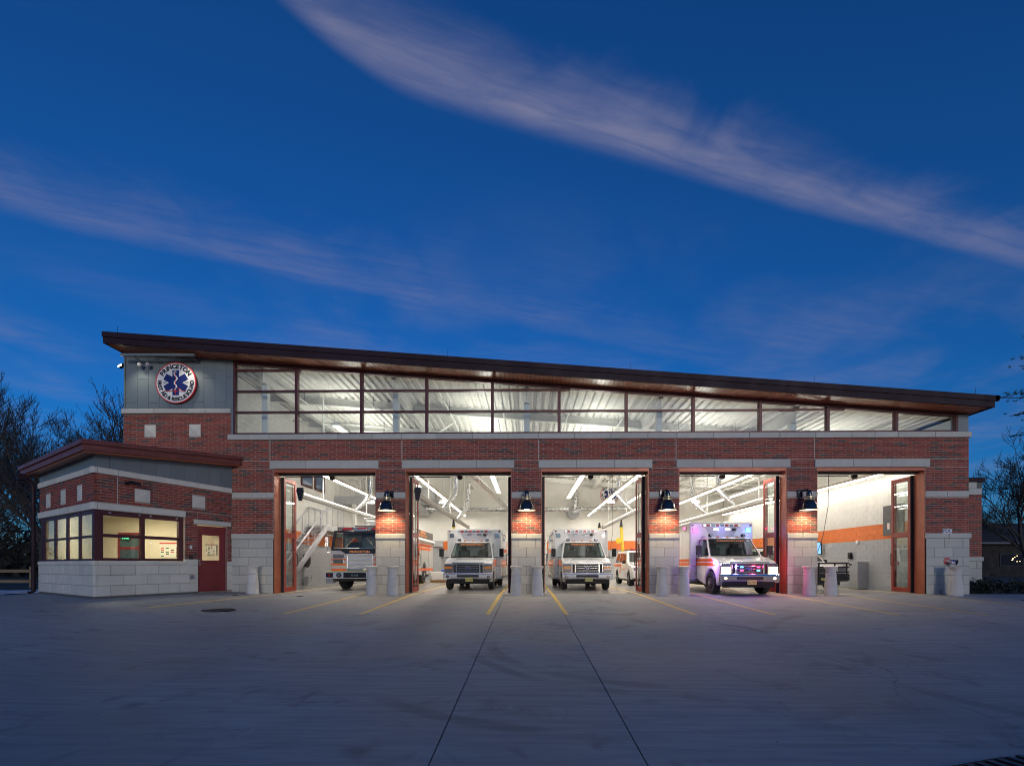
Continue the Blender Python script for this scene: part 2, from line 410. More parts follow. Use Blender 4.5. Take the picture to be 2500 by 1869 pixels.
apron = struct(gridsheet(span(-24, 32, 2), span(-24, -.01, 2), lambda x, y: gz(x, y) - .035).build('apron', M_JOINT))
XB = [-24, -16.4, -12.6, -9.0, -4.55, -.75, .93, 4.55, 9.2, 13.9, 20, 32]
YB = [-24, -9.75, -2.35, -.015]
for i in range(len(XB) - 1):
    for j in range(3):
        if i == 0 and j == 2: continue
        a, b, c, d = XB[i], XB[i + 1], YB[j], YB[j + 1]
        ga = .0065 if XB[i] in (-.75, .93) else .003
        gb = .0065 if XB[i + 1] in (-.75, .93) else .003
        gridsheet(span(a + ga, b - gb, 1.), span(c + .002, d - .002, 1.), gz, .03).build('slab', M_APRON, apron)
struct(B(-11.0, 14.2, -.012, 18.1, -.3, 0.).build('garage_floor', M_FLOOR))

def ribbon(name, pts, wd, zf, dz, mat, parent=None):
    m = MB_(); v = []
    for k, (x, y) in enumerate(pts):
        x2, y2 = pts[min(k + 1, len(pts) - 1)]; x1, y1 = pts[max(k - 1, 0)]
        l = math.hypot(x2 - x1, y2 - y1); nx, ny = -(y2 - y1) / l * wd / 2, (x2 - x1) / l * wd / 2
        for s in (-1, 1): v.append((x + s * nx, y + s * ny, zf(x + s * nx, y + s * ny) + dz))
    f = [(2 * k, 2 * k + 1, 2 * k + 3, 2 * k + 2) for k in range(len(pts) - 1)]
    m.add(v, f); return m.build(name, mat, parent)
floor_z = lambda x, y: 0. if y > 0 else gz(x, y)
for k, (xa, xb) in enumerate(((-8.75, -9.3), (-5.66, -5.95), (-3.93, -4.08), (-.9, -.95), (.9, .99), (3.9, 4.12), (5.86, 6.03), (8.72, 9.02), (10.75, 11.1), (13.5, 14.1))):
    e = -5.2
    pts = [(xa, 15.)] + [(xa, y) for y in (10, 5, 1, .02)]
    o = ribbon('lane_line', [(xa, y) for y in (15, 10, 5, 2, .02)], .10, lambda x, y: 0., .004, M_LINE, None); struct(o)
    o = ribbon('lane_line', [(xa + (xb - xa) * t, -.02 + (e + .02) * t) for t in (0, .2, .4, .6, .8, 1)], .11, gz, .005, M_LINE, None); struct(o)

def ground_disc(name, x, y, r, label, cat, mat, grate=False):
    t = thing(name, label, cat, (x, y, gz(x, y)))
    m = MB_(); m.lathe([(r, -.02), (r, .006), (r * .9, .008)], n=28); m.build('rim', M_DARK, t)
    if grate:
        for i in range(-6, 7):
            yy = i * r * .135; hw = math.sqrt(max(0, (r * .88) ** 2 - yy * yy))
            if hw > .05: B(-hw, hw, yy - r * .035, yy + r * .035, .008, .016).build('grate_bar', mat, t)
    else: MB_().lathe([(r * .86, .0), (r * .86, .011)], n=24).build('lid', mat, t)
    return t
M_IRON = pmat('cast_iron', (.045, .04, .036), .7, .4, var=.3, vs=9)
ground_disc('drain_cover', -7.72, -5.0, .40, 'large round slotted drain cover in the apron by the leftmost yellow line', 'drain cover', M_IRON, True)
ground_disc('access_lid', -7.5, -1.1, .11, 'small round metal lid near the leftmost garage bay', 'access lid', M_IRON)
ground_disc('access_lid', -9.55, -1.3, .10, 'small round metal lid in front of the maroon entry door', 'access lid', M_IRON)
ground_disc('access_lid', 15.3, -2.0, .13, 'small round metal lid at the far right of the apron', 'access lid', M_IRON)
# trench drain in the near right corner
td = thing('trench_drain', 'dark iron trench drain grate at the bottom right corner', 'drain', (3.12, -13.33, gz(4, -13.2)), R(18))
B(-.6, 3.6, -.42, .02, -.05, .004).build('frame', M_IRON, td)
for i in range(34):
    B(-.5 + i * .12, -.5 + i * .12 + .05, -.39, -.01, .004, .016).build('grate_bar', M_DARK, td)

# ------------------------------------------------------------------ the rescue squad building
def sz(x): return 8.566 - .0778 * (x + 14.41)        # underside of the roof
HQ = thing('rescue_squad_building', 'red brick rescue squad garage with five open bays and sloping roof', 'building')
OP = [(-8.96, -5.32), (-4.27, -.525), (.53, 4.30), (5.345, 9.095), (10.14, 13.87)]
LT = [(-9.09, -5.22), (-4.39, -.425), (.425, 4.41), (5.245, 9.205), (10.05, 14.01)]
PIER = [(-10.45, -8.96), (-5.32, -4.27), (-.525, .53), (4.30, 5.345), (9.095, 10.14), (13.87, 15.36)]
BL, BH = .305, .0813

BRICK_ME = {}
def brick_mesh(w_):
    key = round(w_, 3)
    if key not in BRICK_ME:
        c = .003
        BRICK_ME[key] = MB_().chip(.008, w_ - .008, .007, BH - .008, 0, .022, .003).mesh('brick', MB)
    return BRICK_ME[key]
def lay_bricks(wall, rects, holes, singles, wx, seed):
    """running bond over rects minus holes, in the wall's own x-z plane; the nearest full bricks stay separate objects"""
    r = random.Random(seed); full = []; rest = []
    for (x0, x1, z0, z1) in rects:
        k0 = math.floor(z0 / BH)
        k = k0
        while k * BH < z1 - .02:
            za, zb = max(z0, k * BH), min(z1, (k + 1) * BH)
            if zb - za > .03:
                cuts = [(x0, x1)]
                for h in holes:
                    if h[2] < zb - .01 and h[3] > za + .01:
                        nc = []
                        for a, b in cuts:
                            if h[1] <= a or h[0] >= b: nc.append((a, b)); continue
                            if h[0] > a: nc.append((a, h[0]))
                            if h[1] < b: nc.append((h[1], b))
                        cuts = nc
                off = (k % 2) * BL / 2
                for a, b in cuts:
                    i = math.floor((a - off) / BL)
                    while i * BL + off < b:
                        s0, s1 = max(a, i * BL + off), min(b, (i + 1) * BL + off)
                        i += 1
                        if s1 - s0 < .03: continue
                        dy = r.uniform(-.0015, .0025)
                        if s1 - s0 > BL - .002 and zb - za > BH - .002: full.append((s0, s1, za, zb, dy))
                        else: rest.append((s0, s1, za, zb, dy))
            k += 1
    full.sort(key=lambda q: (wx(q[0] + .15, q[2]) - Vector((0, -17, 1))).length)
    for (s0, s1, za, zb, dy) in full[:singles]:
        obj('brick', brick_mesh(BL), wall, (s0, dy, za))
    rest += full[singles:]
    m = MB_()
    for (s0, s1, za, zb, dy) in rest: m.chip(s0 + .008, s1 - .008, za + .007, zb - .008 if zb - za > .05 else zb - .003, dy, .022, .003)
    stuff(m.build('brickwork', MB, wall))

holes = [(a, b, 3.38, 3.58) for a, b in PIER]
rects = [(-10.45, 15.36, 4.69, 5.43)] + [(a, b, 2.11, 4.41) for a, b in PIER]
ed = [(-10.45, -9.09)] + [(LT[i][1], LT[i + 1][0]) for i in range(4)] + [(14.01, 15.36)]
rects += [(a, b, 4.41, 4.69) for a, b in ed]
rects += [(-14.35, -10.45, 4.0, 6.375)]
SQ = [(-13.584, -13.184, 5.56, 5.975), (-11.978, -11.571, 5.57, 5.985)]
CJ = [-9.09, -4.39, .425, 5.245, 10.05]
holes += SQ + [(x - .008, x + .008, 4.68, 5.44) for x in CJ]
mw = MB_()
for (a, b, c, d) in rects: mw.box(a, b, .009, .3, c, d)
wall = mw.build('brick_wall', M_MORTAR, HQ)
lay_bricks(wall, rects, holes, 300, lambda s, z: Vector((s, 0, z)), 3)
for x in CJ: B(x - .006, x + .006, .003, .02, 4.70, 5.43).build('control_joint', M_SEAL, wall)

def stone(parent, x0, x1, z0, z1, yf=-.03, yb=.05, mat=None, c=.008, name='stone_block', g=.004):
    return MB_().chip(x0 + g, x1 - g, z0 + g, z1 - g, yf, yb, c).build(name, mat or M_STONE, parent)
def pyramid(parent, x0, x1, z0, z1, d=.05):
    m = MB_(); cx, cz = (x0 + x1) / 2, (z0 + z1) / 2
    m.add([(x0, -.004, z0), (x1, -.004, z0), (x1, -.004, z1), (x0, -.004, z1), (cx, -d, cz), (x0, .03, z0), (x1, .03, z0), (x1, .03, z1), (x0, .03, z1)],
          [(0, 1, 4), (1, 2, 4), (2, 3, 4), (3, 0, 4), (0, 5, 6, 1), (1, 6, 7, 2), (2, 7, 8, 3), (3, 8, 5, 0)])
    return m.build('accent_stone', M_STONE2, parent)
base = MB_()
for a, b in PIER: base.box(a + .004, b - .004, -.018, .3, -.25, 2.1)
base = base.build('stone_base', M_JOINT, HQ)
for pi, (a, b) in enumerate(PIER):
    for k in range(6):
        z1 = 1.93 - k * .32; z0 = z1 - .32 if k < 5 else -.06
        w_ = b - a; cuts = [a]
        if w_ < 1.2: cuts += [a + w_ * (.5 if k % 2 else .22)] + ([] if k % 2 else [a + w_ * .80])
        else:
            x = a + (.28 if k % 2 else .62)
            while x < b - .12: cuts.append(x); x += .64
        cuts.append(b)
        for i in range(len(cuts) - 1): stone(base, cuts[i], cuts[i + 1], z0, z1)
    e0, e1 = (a if pi == 0 else a - .012), b + (.05 if pi == 5 else .012)
    n = 2
    for i in range(n): stone(base, e0 + (e1 - e0) * i / n, e0 + (e1 - e0) * (i + 1) / n, 1.93, 2.115, -.06, .05, name='cap_stone', c=.014)
    for i in range(2): stone(base, a + (b - a) * i / 2, a + (b - a) * (i + 1) / 2, 3.38, 3.58, -.012, .05, name='band_stone')
for (a, b) in LT:
    for i in range(3): stone(base, a + (b - a) * i / 3, a + (b - a) * (i + 1) / 3, 4.41, 4.69, -.035, .28, name='lintel_stone')
SJ = [-10.583, -9.839, -9.093, -7.883, -6.656, -5.426, -4.393, -3.142, -1.894, -.641, .43, 1.69, 2.949, 4.242, 5.25, 6.518, 7.769, 8.812, 10.058, 11.303, 12.094, 12.903, 14.159, 15.42]
for i in range(len(SJ) - 1): stone(base, SJ[i], SJ[i + 1], 5.43, 5.63, -.06, .3, name='sill_stone', c=.014)
TJ = [-14.40, -13.224, -12.018, -11.38, -10.476]
for i in range(4): stone(base, TJ[i], TJ[i + 1], 6.375, 6.555, -.06, .2, name='band_stone', c=.02)
for q in SQ: pyramid(base, *q)

# metal cladding of the tower: staggered flat panels
clad = B(-14.29, -10.40, .012, .25, 6.55, sz(-14.3) - .02).build('cladding', M_CLAD, HQ)
CC = [-14.236, -13.844, -13.444, -13.056, -12.656, -12.257, -11.846, -11.451, -11.053, -10.655, -10.47]
CZ = [[8.28, 6.75], [7.60], [8.28, 6.76], [7.62], [8.30, 6.62], [7.62], [8.31, 6.79], [7.645], [7.9, 6.795], [7.66]]
for i in range(10):
    zz = [6.565] + sorted(CZ[i]) + [sz(CC[i + 1]) - .03]
    for k in range(len(zz) - 1):
        MB_().chip(CC[i] + .004, CC[i + 1] - .004, zz[k] + .010, zz[k + 1], -.004, .012, .005).build('cladding_panel', M_CLAD, clad)
B(-10.47, -10.40, -.012, .2, 5.63, sz(-10.4) - .02).build('trim_strip', M_CLAD, clad)
MB_().chip(14.99, 15.345, 5.64, sz(15.35) - .02, -.004, .3, .005).build('cladding_panel', M_CLAD, clad)
B(-14.31, -14.26, -.03, .2, 6.56, sz(-14.3) - .02).build('trim_strip', M_CLAD, clad)

# clerestory window
MX = [-10.38, -8.155, -5.838, -3.525, -1.199, 1.157, 3.513, 5.857, 8.185, 10.53, 12.89, 14.956]
RZ = [6.43, 7.175, 7.92]
fr = MB_()
for i, x in enumerate(MX):
    hw = .05 if 0 < i < 11 else .04
    fr.box(x - hw, x + hw, .0, .16, 5.63, sz(x) - .0)
for i in range(11):
    a, b = MX[i] + .05, MX[i + 1] - .05
    fr.box(a, b, .0, .16, 5.631, 5.69)
    fr.hexa([(a, .0, sz(a) - .12), (b, .0, sz(b) - .12), (b, .16, sz(b) - .12), (a, .16, sz(a) - .12)], [(a, .0, sz(a)), (b, .0, sz(b)), (b, .16, sz(b)), (a, .16, sz(a))])
    for z in RZ:
        if z + .03 < sz(a) - .12:
            e = b if z + .03 < sz(b) - .12 else (8.566 - .15 - z) / .0778 - 14.41
            fr.box(a, e, .012, .15, z - .032, z + .032)
win = fr.build('clerestory_window', M_FRAME, HQ, bevel=.006)
for i in range(11):
    a, b = MX[i] + .045, MX[i + 1] - .045; zz = [5.68] + RZ + [9]
    for k in range(4):
        z0, t0 = zz[k] + (.03 if k else 0), min(zz[k + 1] - .03, sz(a) - .115)
        t1 = min(zz[k + 1] - .03, sz(b) - .115)
        if t0 - z0 < .05: continue
        t1 = max(t1, z0 + .001); e = b
        if t1 <= z0 + .002: e = min(b, (8.566 - .115 - z0) / .0778 - 14.41)
        P = [(a, z0), (e, z0), (e, t1 if e == b else z0 + .001), (a, t0)]
        if t0 == zz[k + 1] - .03 and t1 < t0 - .002 and e == b:
            xk = (8.566 - .115 - t0) / .0778 - 14.41
            if a < xk < b: P = [(a, z0), (b, z0), (b, t1), (xk, t0), (a, t0)]
        MB_().prism(P, .075, .083, 'y').build('pane', M_GLASS, win)

# roof
X0, X1 = -14.42, 15.52
def slab(m, x0, x1, y0, y1, a, b):
    return m.hexa([(x0, y0, sz(x0) + a), (x1, y0, sz(x1) + a), (x1, y1, sz(x1) + a), (x0, y1, sz(x0) + a)], [(x0, y0, sz(x0) + b), (x1, y0, sz(x1) + b), (x1, y1, sz(x1) + b), (x0, y1, sz(x0) + b)])
m = MB_(); slab(m, X0 + .05, X1 - .05, -.70, 18.7, .02, .34); roof = m.build('roof', M_FASCIA, HQ)
m = MB_(); slab(m, X0, X1 + .12, -.80, -.72, .20, .375); slab(m, X0, X0 + .08, -.72, 18.7, .20, .375)
m.prism([(X1, sz(X1) + .2), (X1 + .10, sz(X1) + .22), (X1 + .2, sz(X1) + .30), (X1 + .12, sz(X1) + .36), (X1, sz(X1) + .37)], -.80, 18.7, 'y')
m.build('upper_fascia', M_FASCIA, roof)
m = MB_(); slab(m, X0 + .012, X1, -.765, -.70, -.012, .196); slab(m, X0 + .012, X0 + .07, -.70, 18.7, -.012, .196); slab(m, X1 - .05, X1, -.70, 18.7, -.012, .196)
m.build('lower_fascia', M_FASCIA, roof)
pw = .1495; n = int((X1 - X0 - .13) / pw)
bm_ = MB_(); dz = -.0778 * pw
bm_.hexa([(0, -.70, 0), (pw - .012, -.70, dz), (pw - .012, .02, dz), (0, .02, 0)], [(0, -.70, .015), (pw - .012, -.70, dz + .015), (pw - .012, .02, dz + .015), (0, .02, .015)])
bme = bm_.mesh('soffit_board', M_SOFFIT)
for i in range(n):
    x = X0 + .075 + i * pw
    obj('soffit_board', bme, roof, (x, 0, sz(x)))
for x in (-11.2, -7.9, -4.6, -1.3, 2.0, 5.3, 8.6, 11.9):
    MB_().hexa([(x, -.803, sz(x) + .2), (x + .012, -.803, sz(x) + .2), (x + .012, -.80, sz(x) + .2), (x, -.80, sz(x) + .2)], [(x, -.803, sz(x) + .376), (x + .012, -.803, sz(x) + .376), (x + .012, -.80, sz(x) + .376), (x, -.80, sz(x) + .376)]).build('fascia_seam', M_BLACK, roof)
for x in (-14.3, -2.72, 3.58, 9.86, 15.3):
    MB_().tube([(x, -.3, sz(x) + .33), (x, -.3, sz(x) + .42), (x, -.3, sz(x) + .80)], [.018, .008, .005], 6).build('lightning_rod', M_DARK, roof)

# bay frames and folded doors
for bi, (a, b) in enumerate(OP):
    jm = MB_().box(a, a + .02, .02, .47, -.02, 4.40).box(b - .02, b, .02, .47, -.02, 4.40).box(a + .02, b - .02, .02, .47, 4.30, 4.405)
    jm.box(a - .12, a, .46, .50, 0, 4.40).box(b, b + .12, .46, .50, 0, 4.40)
    bf = jm.build('bay_frame', M_JAMB, HQ)
    B(a + .02, b - .02, .30, .46, 4.235, 4.30).build('head_track', M_BLACK, bf)
    MB_().lathe([(.10, 0), (.10, .10), (.075, .13)], ((a + b) / 2 - .05, .75, 4.24), 14, 'y').build('operator_motor', M_DARK, bf)
    B(a + .1, a + 1.5, .62, .66, 4.21, 4.24).build('operator_arm', M_DARK, bf)
    for sd in (0, 1):
        bd = thing('x', 'x', 'x'); del bd['label'], bd['category']; bd.name = 'bay_door'; bd.parent = HQ
        for k in range(2):
            xx = (a + .045 + k * .055) if sd == 0 else (b - .045 - k * .055 - .035)
            y0, y1 = .50, 1.36; sk = (.04 if sd == 0 else -.04) * k
            lf = MB_()
            for (ya, yb, za, zb) in ((y0, y0 + .11, .03, 4.18), (y1 - .11, y1, .03, 4.18), (y0 + .11, y1 - .11, .03, .20), (y0 + .11, y1 - .11, 2.02, 2.20), (y0 + .11, y1 - .11, 4.04, 4.18)):
                lf.hexa([(xx + sk * (ya - y0), ya, za), (xx + .035 + sk * (ya - y0), ya, za), (xx + .035 + sk * (yb - y0), yb, za), (xx + sk * (yb - y0), yb, za)],
                        [(xx + sk * (ya - y0), ya, zb), (xx + .035 + sk * (ya - y0), ya, zb), (xx + .035 + sk * (yb - y0), yb, zb), (xx + sk * (yb - y0), yb, zb)])
            leaf = lf.build('leaf', M_DOORRED, bd, bevel=.006)
            for za, zb in ((.2, 2.02), (2.2, 4.04)):
                MB_().hexa([(xx + .012 + sk * .1, y0 + .1, za), (xx + .02 + sk * .1, y0 + .1, za), (xx + .02 + sk * .76, y1 - .1, za), (xx + .012 + sk * .76, y1 - .1, za)],
                           [(xx + .012 + sk * .1, y0 + .1, zb), (xx + .02 + sk * .1, y0 + .1, zb), (xx + .02 + sk * .76, y1 - .1, zb), (xx + .012 + sk * .76, y1 - .1, zb)]).build('pane', M_GLASS, leaf)
            if k == 1:
                hx = xx + (.10 if sd == 0 else -.05) + sk * .8
                MB_().tube([(hx, y1 - .05, 1.0), (hx, y1 - .05, 1.42)], .012, 6).tube([(hx, y1 - .05, 1.0), (xx + .018, y1 - .05, 1.0)], .012, 6).tube([(hx, y1 - .05, 1.42), (xx + .018, y1 - .05, 1.42)], .012, 6).build('handle', M_DARK, leaf)
        xe = a + .022 if sd == 0 else b - .122
        B(xe, xe + .10, .475, .53, .01, 4.2).build('rubber_seal', M_BLACK, bd)

# structure of the hall
iw = MB_()
for a, b in PIER: iw.box(a + .004 if a > -10 else -11.1, b - .004, .3, .45, 0, 4.41)
iw.box(-11.1, 14.2, .3, .45, 4.41, 5.62)
iw.box(-14.3, -11.1, .25, 8, 0, 8.2)
iw.build('front_wall_lining', M_WHITE, HQ)
# left hall wall of painted block
def block_wall(name, to_world, length, ztop, singles, x_hint):
    """blocks .406 x .203 in the wall's own x-z plane (front to -y)"""
    w_ = B(0, length, .01, .3, 0, ztop).build(name, M_WHITE, HQ, *to_world)
    mesh_of = {}; rest = {0: MB_(), 1: MB_(), 2: MB_()}; cells = []
    k = 0
    while k * .203 < ztop - .05:
        z0 = k * .203; z1 = min(z0 + .203, ztop); off = (k % 2) * .203; i = -1
        mi = 0 if k < 10 else (1 if k < 13 else 2)
        while i * .406 + off < length:
            s0, s1 = max(0, i * .406 + off), min(length, (i + 1) * .406 + off); i += 1
            if s1 - s0 > .03: cells.append((s0, s1, z0, z1, mi))
        k += 1
    cells.sort(key=lambda q: abs(q[0] - x_hint) + q[2] * .9)
    cnt = 0; mats = (M_CMU_G, M_CMU_O, M_CMU_W)
    for (s0, s1, z0, z1, mi) in cells:
        if cnt < singles and s1 - s0 > .4 and z1 - z0 > .2:
            if mi not in mesh_of: mesh_of[mi] = MB_().chip(.002, .404, .002, .201, 0, .012, .004).mesh('wall_block', mats[mi])
            obj('wall_block', mesh_of[mi], w_, (s0, 0, z0)); cnt += 1
        else: rest[mi].chip(s0 + .002, s1 - .002, z0 + .002, z1 - .002, 0, .012, .004)
    for mi in range(3): stuff(rest[mi].build('blockwork', mats[mi], w_))
    return w_
rw = block_wall('right_wall', ((14.2, 18.0, 0), R(-90)), 17.5, 5.6, 300, 14.5)      # local x runs towards the camera
lw = block_wall('left_wall', ((-11.0, .46, 0), R(90)), 17.5, 8.2, 0, 0)
B(14.22, 15.34, .31, 18.0, 0, 5.59).build('side_wall', M_MORTAR, HQ)
B(15.22, 15.34, .31, 18.0, 5.592, 6.2).build('upper_side_wall', M_WHITE, HQ)
m = B(-11.1, 15.3, 18.05, 18.3, 0, 8.4).build('back_wall', M_WHITE, HQ)
for i in range(9):
    a, b = -11 + i * 2.8, -11 + (i + 1) * 2.8
    for z0, z1 in ((2.75, 4.9), (4.9, 8.2)):
        t0 = min(z1, sz(a) - .05); t1 = min(z1, sz(b) - .05)
        MB_().hexa([(a + .006, 18.02, z0), (b - .006, 18.02, z0), (b - .006, 18.06, z0), (a + .006, 18.06, z0)], [(a + .006, 18.02, t0), (b - .006, 18.02, t1), (b - .006, 18.06, t1), (a + .006, 18.06, t0)]).build('wall_panel', M_WHITE, m)
    B(a, b, 18.03, 18.06, 0, 2.1).build('wall_panel', M_CMU_G, m)
    B(a, b, 18.03, 18.06, 2.1, 2.745).build('wall_panel', M_CMU_O, m)

# corrugated roof deck
m = MB_(); v = []; f = []; per = .30
nper = int(26.2 / per)
pr = []
for i in range(nper):
    x = -11 + i * per
    for dx_, d in ((0, -.085), (.13, -.085), (.165, -.005), (.265, -.005)): pr.append((x + dx_, sz(x + dx_) + d))
for (x, z) in pr: v += [(x, .2, z), (x, 18, z)]
f = [(2 * i, 2 * i + 1, 2 * i + 3, 2 * i + 2) for i in range(len(pr) - 1)]
m.add(v, f).build('roof_deck', M_DECK, HQ)
def ibeam_y(x, y0, y1, top, h, wd=.2, name='roof_beam'):
    return MB_().box(x - wd / 2, x + wd / 2, y0, y1, top - .03, top).box(x - .012, x + .012, y0, y1, top - h + .03, top - .03).box(x - wd / 2, x + wd / 2, y0, y1, top - h, top - h + .03).build(name, M_STEELW, HQ)
CX_ = [-9.55, -4.75, .02, 4.8, 9.6]
for x in CX_:
    ibeam_y(x, .36, 18.0, sz(x + .1) - .092, .5)
    B(x - .10, x + .10, .5, .7, 0, sz(x + .1) - .57).build('steel_column', M_STEELW, HQ)
for y in (3.2, 7.0, 10.8, 14.6, 17.6):
    xs_ = [-10.9] + CX_ + [15.1]
    for i in range(6):
        a, b = xs_[i] + .02, xs_[i + 1] - .02; m = MB_()
        for z0, z1, hw in ((-.118, -.088, .09), (-.38, -.118, .01), (-.41, -.38, .09)):
            m.hexa([(a, y - hw, sz(a) + z0), (b, y - hw, sz(b) + z0), (b, y + hw, sz(b) + z0), (a, y + hw, sz(a) + z0)], [(a, y - hw, sz(a) + z1), (b, y - hw, sz(b) + z1), (b, y + hw, sz(b) + z1), (a, y + hw, sz(a) + z1)])
        m.build('purlin', M_STEELW, HQ)
# diagonal braces
for x in (-4.75, 4.8):
    MB_().tube([(x + .1, .8, 5.0), (x + 1.6, 4.2, sz(x + 1.6) - .4)], .06, 8).build('brace', M_STEELW, HQ)

# lower tower beside the right end
TW = thing('side_tower', 'low brick tower with stone coping beside the right end of the garage', 'building', (15.4, 4.3, 0))
rects2 = [(0, 4.4, 1.36, 4.06)]
tw = B(0, 4.4, .009, 5, 1.3, 4.06).build('brick_wall', M_MORTAR, TW)
lay_bricks(tw, rects2, [], 120, lambda s, z: Vector((s + 15.4, 4.3, z)), 8)
tb = B(.0, 4.4, .0, 5, -.1, 1.3).build('stone_base', M_JOINT, TW)
for k in range(4):
    x = 0; off = .3 if k % 2 else .62; cuts = [0]
    while cuts[-1] + .66 < 4.4: cuts.append(cuts[-1] + (off if len(cuts) == 1 else .64))
    cuts.append(4.4)
    for i in range(len(cuts) - 1): stone(tb, cuts[i], cuts[i + 1], -.1 + k * .32, .22 + k * .32, -.02)
for i in range(3): stone(tb, i * 1.48, (i + 1) * 1.48, 1.18, 1.36, -.05, name='cap_stone')
B(0, 4.4, .0, 5, 4.06, 4.6).build('coping_core', M_JOINT, TW)
for k in range(2):
    for i in range(7): stone(tb, i * .64 - (.3 if k else 0) if i else 0, min(4.4, (i + 1) * .64 - (.3 if k else 0)), 4.07 + k * .27, 4.34 + k * .27, -.01)
B(-.05, 4.5, -.06, 5, 4.61, 4.80).build('coping', M_FASCIA, TW)
MB_().tube([(.5, .1, 4.8), (.5, .1, 5.15)], .008, 5).build('lightning_rod', M_DARK, TW)
# ------------------------------------------------------------------ the low wing in front of the tower
WG = thing('watch_room_wing', 'low skewed brick wing with corner windows, maroon roof and entry door', 'building')
Cw, Ew, Lw = Vector((-11.885, -3.881)), Vector((-10.45, 0)), Vector((-16.227, -1.125))
angF = math.atan2(*(Ew - Cw).yx); angL = math.atan2(*(Cw - Lw).yx)
LF, LL = (Ew - Cw).length, (Cw - Lw).length
locF, locL = (Cw.x, Cw.y, 0), (Lw.x, Lw.y, 0)
def onF(s, z, n=0.): d = (Ew - Cw).normalized(); return Vector((Cw.x + d.x * s - d.y * n, Cw.y + d.y * s + d.x * n, z))
def onL(s, z, n=0.): d = (Cw - Lw).normalized(); return Vector((Lw.x + d.x * s - d.y * n, Lw.y + d.y * s + d.x * n, z))
# soffit plane through three measured heights
import numpy as np
A = np.array([[1, Cw.x, Cw.y], [1, Ew.x, Ew.y], [1, Lw.x, Lw.y]]); pa, pb, pc = np.linalg.solve(A, np.array([4.07, 4.52, 4.02]))
def wz(x, y): return float(pa + pb * x + pc * y)

# front wall (s runs from the corner to the garage)
fr_rects = [(0, LF, 2.74, 3.54), (2.49, 2.90, 1.19, 2.74), (2.90, LF, 2.51, 2.74), (3.955, LF, 1.13, 2.51)]
fr_holes = [(1.017, 1.436, 2.89, 3.26), (2.728, 3.157, 2.905, 3.284), (2.774, 4.09, 2.35, 2.51), (.56, .575, 2.74, 3.54)]
m = MB_()
for (a, b, c, d) in fr_rects: m.box(max(a, .06), b, .009, .2, c, d)
m.box(.06, 2.9, .0, .2, -.1, 1.02).box(3.955, LF, 0, .2, -.1, 1.13)
wf = m.build('front_wall', M_MORTAR, WG, locF, angF)
lay_bricks(wf, fr_rects, fr_holes, 170, lambda s, z: onF(s, z), 21)
B(.561, .573, .003, .02, 2.75, 3.54).build('control_joint', M_SEAL, wf)
le_rects = [(0, LL, 2.74, 3.54)]
le_holes = [(.733, 1.178, 2.85, 3.28), (2.231, 2.68, 2.855, 3.285), (3.747, 4.147, 2.86, 3.295)]
m = B(0, LL - .06, .009, .2, 2.74, 3.54).box(0, LL - .06, .0, .2, -.1, 1.02)
wl = m.build('side_wall', M_MORTAR, WG, locL, angL)
lay_bricks(wl, le_rects, le_holes, 130, lambda s, z: onL(s, z), 22)
for a, b, c, d in fr_holes[:2]: pyramid(wf, a, b, c, d, .03)
for a, b, c, d in le_holes: pyramid(wl, a, b, c, d, .03)
def courses(wall, s0, s1, flip):
    for k in range(3):
        z1 = 1.01 - k * .293; z0 = z1 - .293
        cuts = [s0]; x = s0 + (.06 if (k + flip) % 2 else .38)
        while x < s1 - .1: cuts.append(x); x += .64
        cuts.append(s1)
        for i in range(len(cuts) - 1): stone(wall, cuts[i], cuts[i + 1], z0, z1, -.03, .05, M_STONE2)
courses(wf, .0, 2.90, 0)
courses(wl, .0, LL - .0, 1)
for k in range(3): stone(wf, 3.955, LF, 1.01 - (k + 1) * .293, 1.01 - k * .293, -.03, .05, M_STONE2)
stone(wf, 3.955, LF, 1.01, 1.13, -.035, .05, M_STONE2)
B(-.02, 2.9, -.012, .1, -.1, .125).build('footing', M_JOINT, wf); B(0, LL, -.012, .1, -.1, .125).build('footing', M_JOINT, wl)
def band(wall, cuts, z0, z1, yf=-.045):
    for i in range(len(cuts) - 1): stone(wall, cuts[i], cuts[i + 1], z0, z1, yf, .12, M_STONE2, name='band_stone', c=.012)
band(wf, [-.05, .06, .57, 1.7, 2.9, LF - .004], 3.54, 3.72); band(wl, [-.03, .9, 2.1, 3.3, 4.4, LL + .0], 3.54, 3.72)
band(wf, [-.05, .06, 1.2, 2.49], 2.54, 2.74); band(wl, [-.03, .9, 2.1, 3.3, 4.4, LL + .0], 2.54, 2.74)
band(wf, [-.05, .06, 1.55, 2.48], 1.01, 1.13); band(wf, [2.48, 2.90], 1.0, 1.19); band(wl, [-.03, 1.6, 3.3, LL + .0], 1.01, 1.13)
band(wf, [2.774, 4.09], 2.35, 2.51)
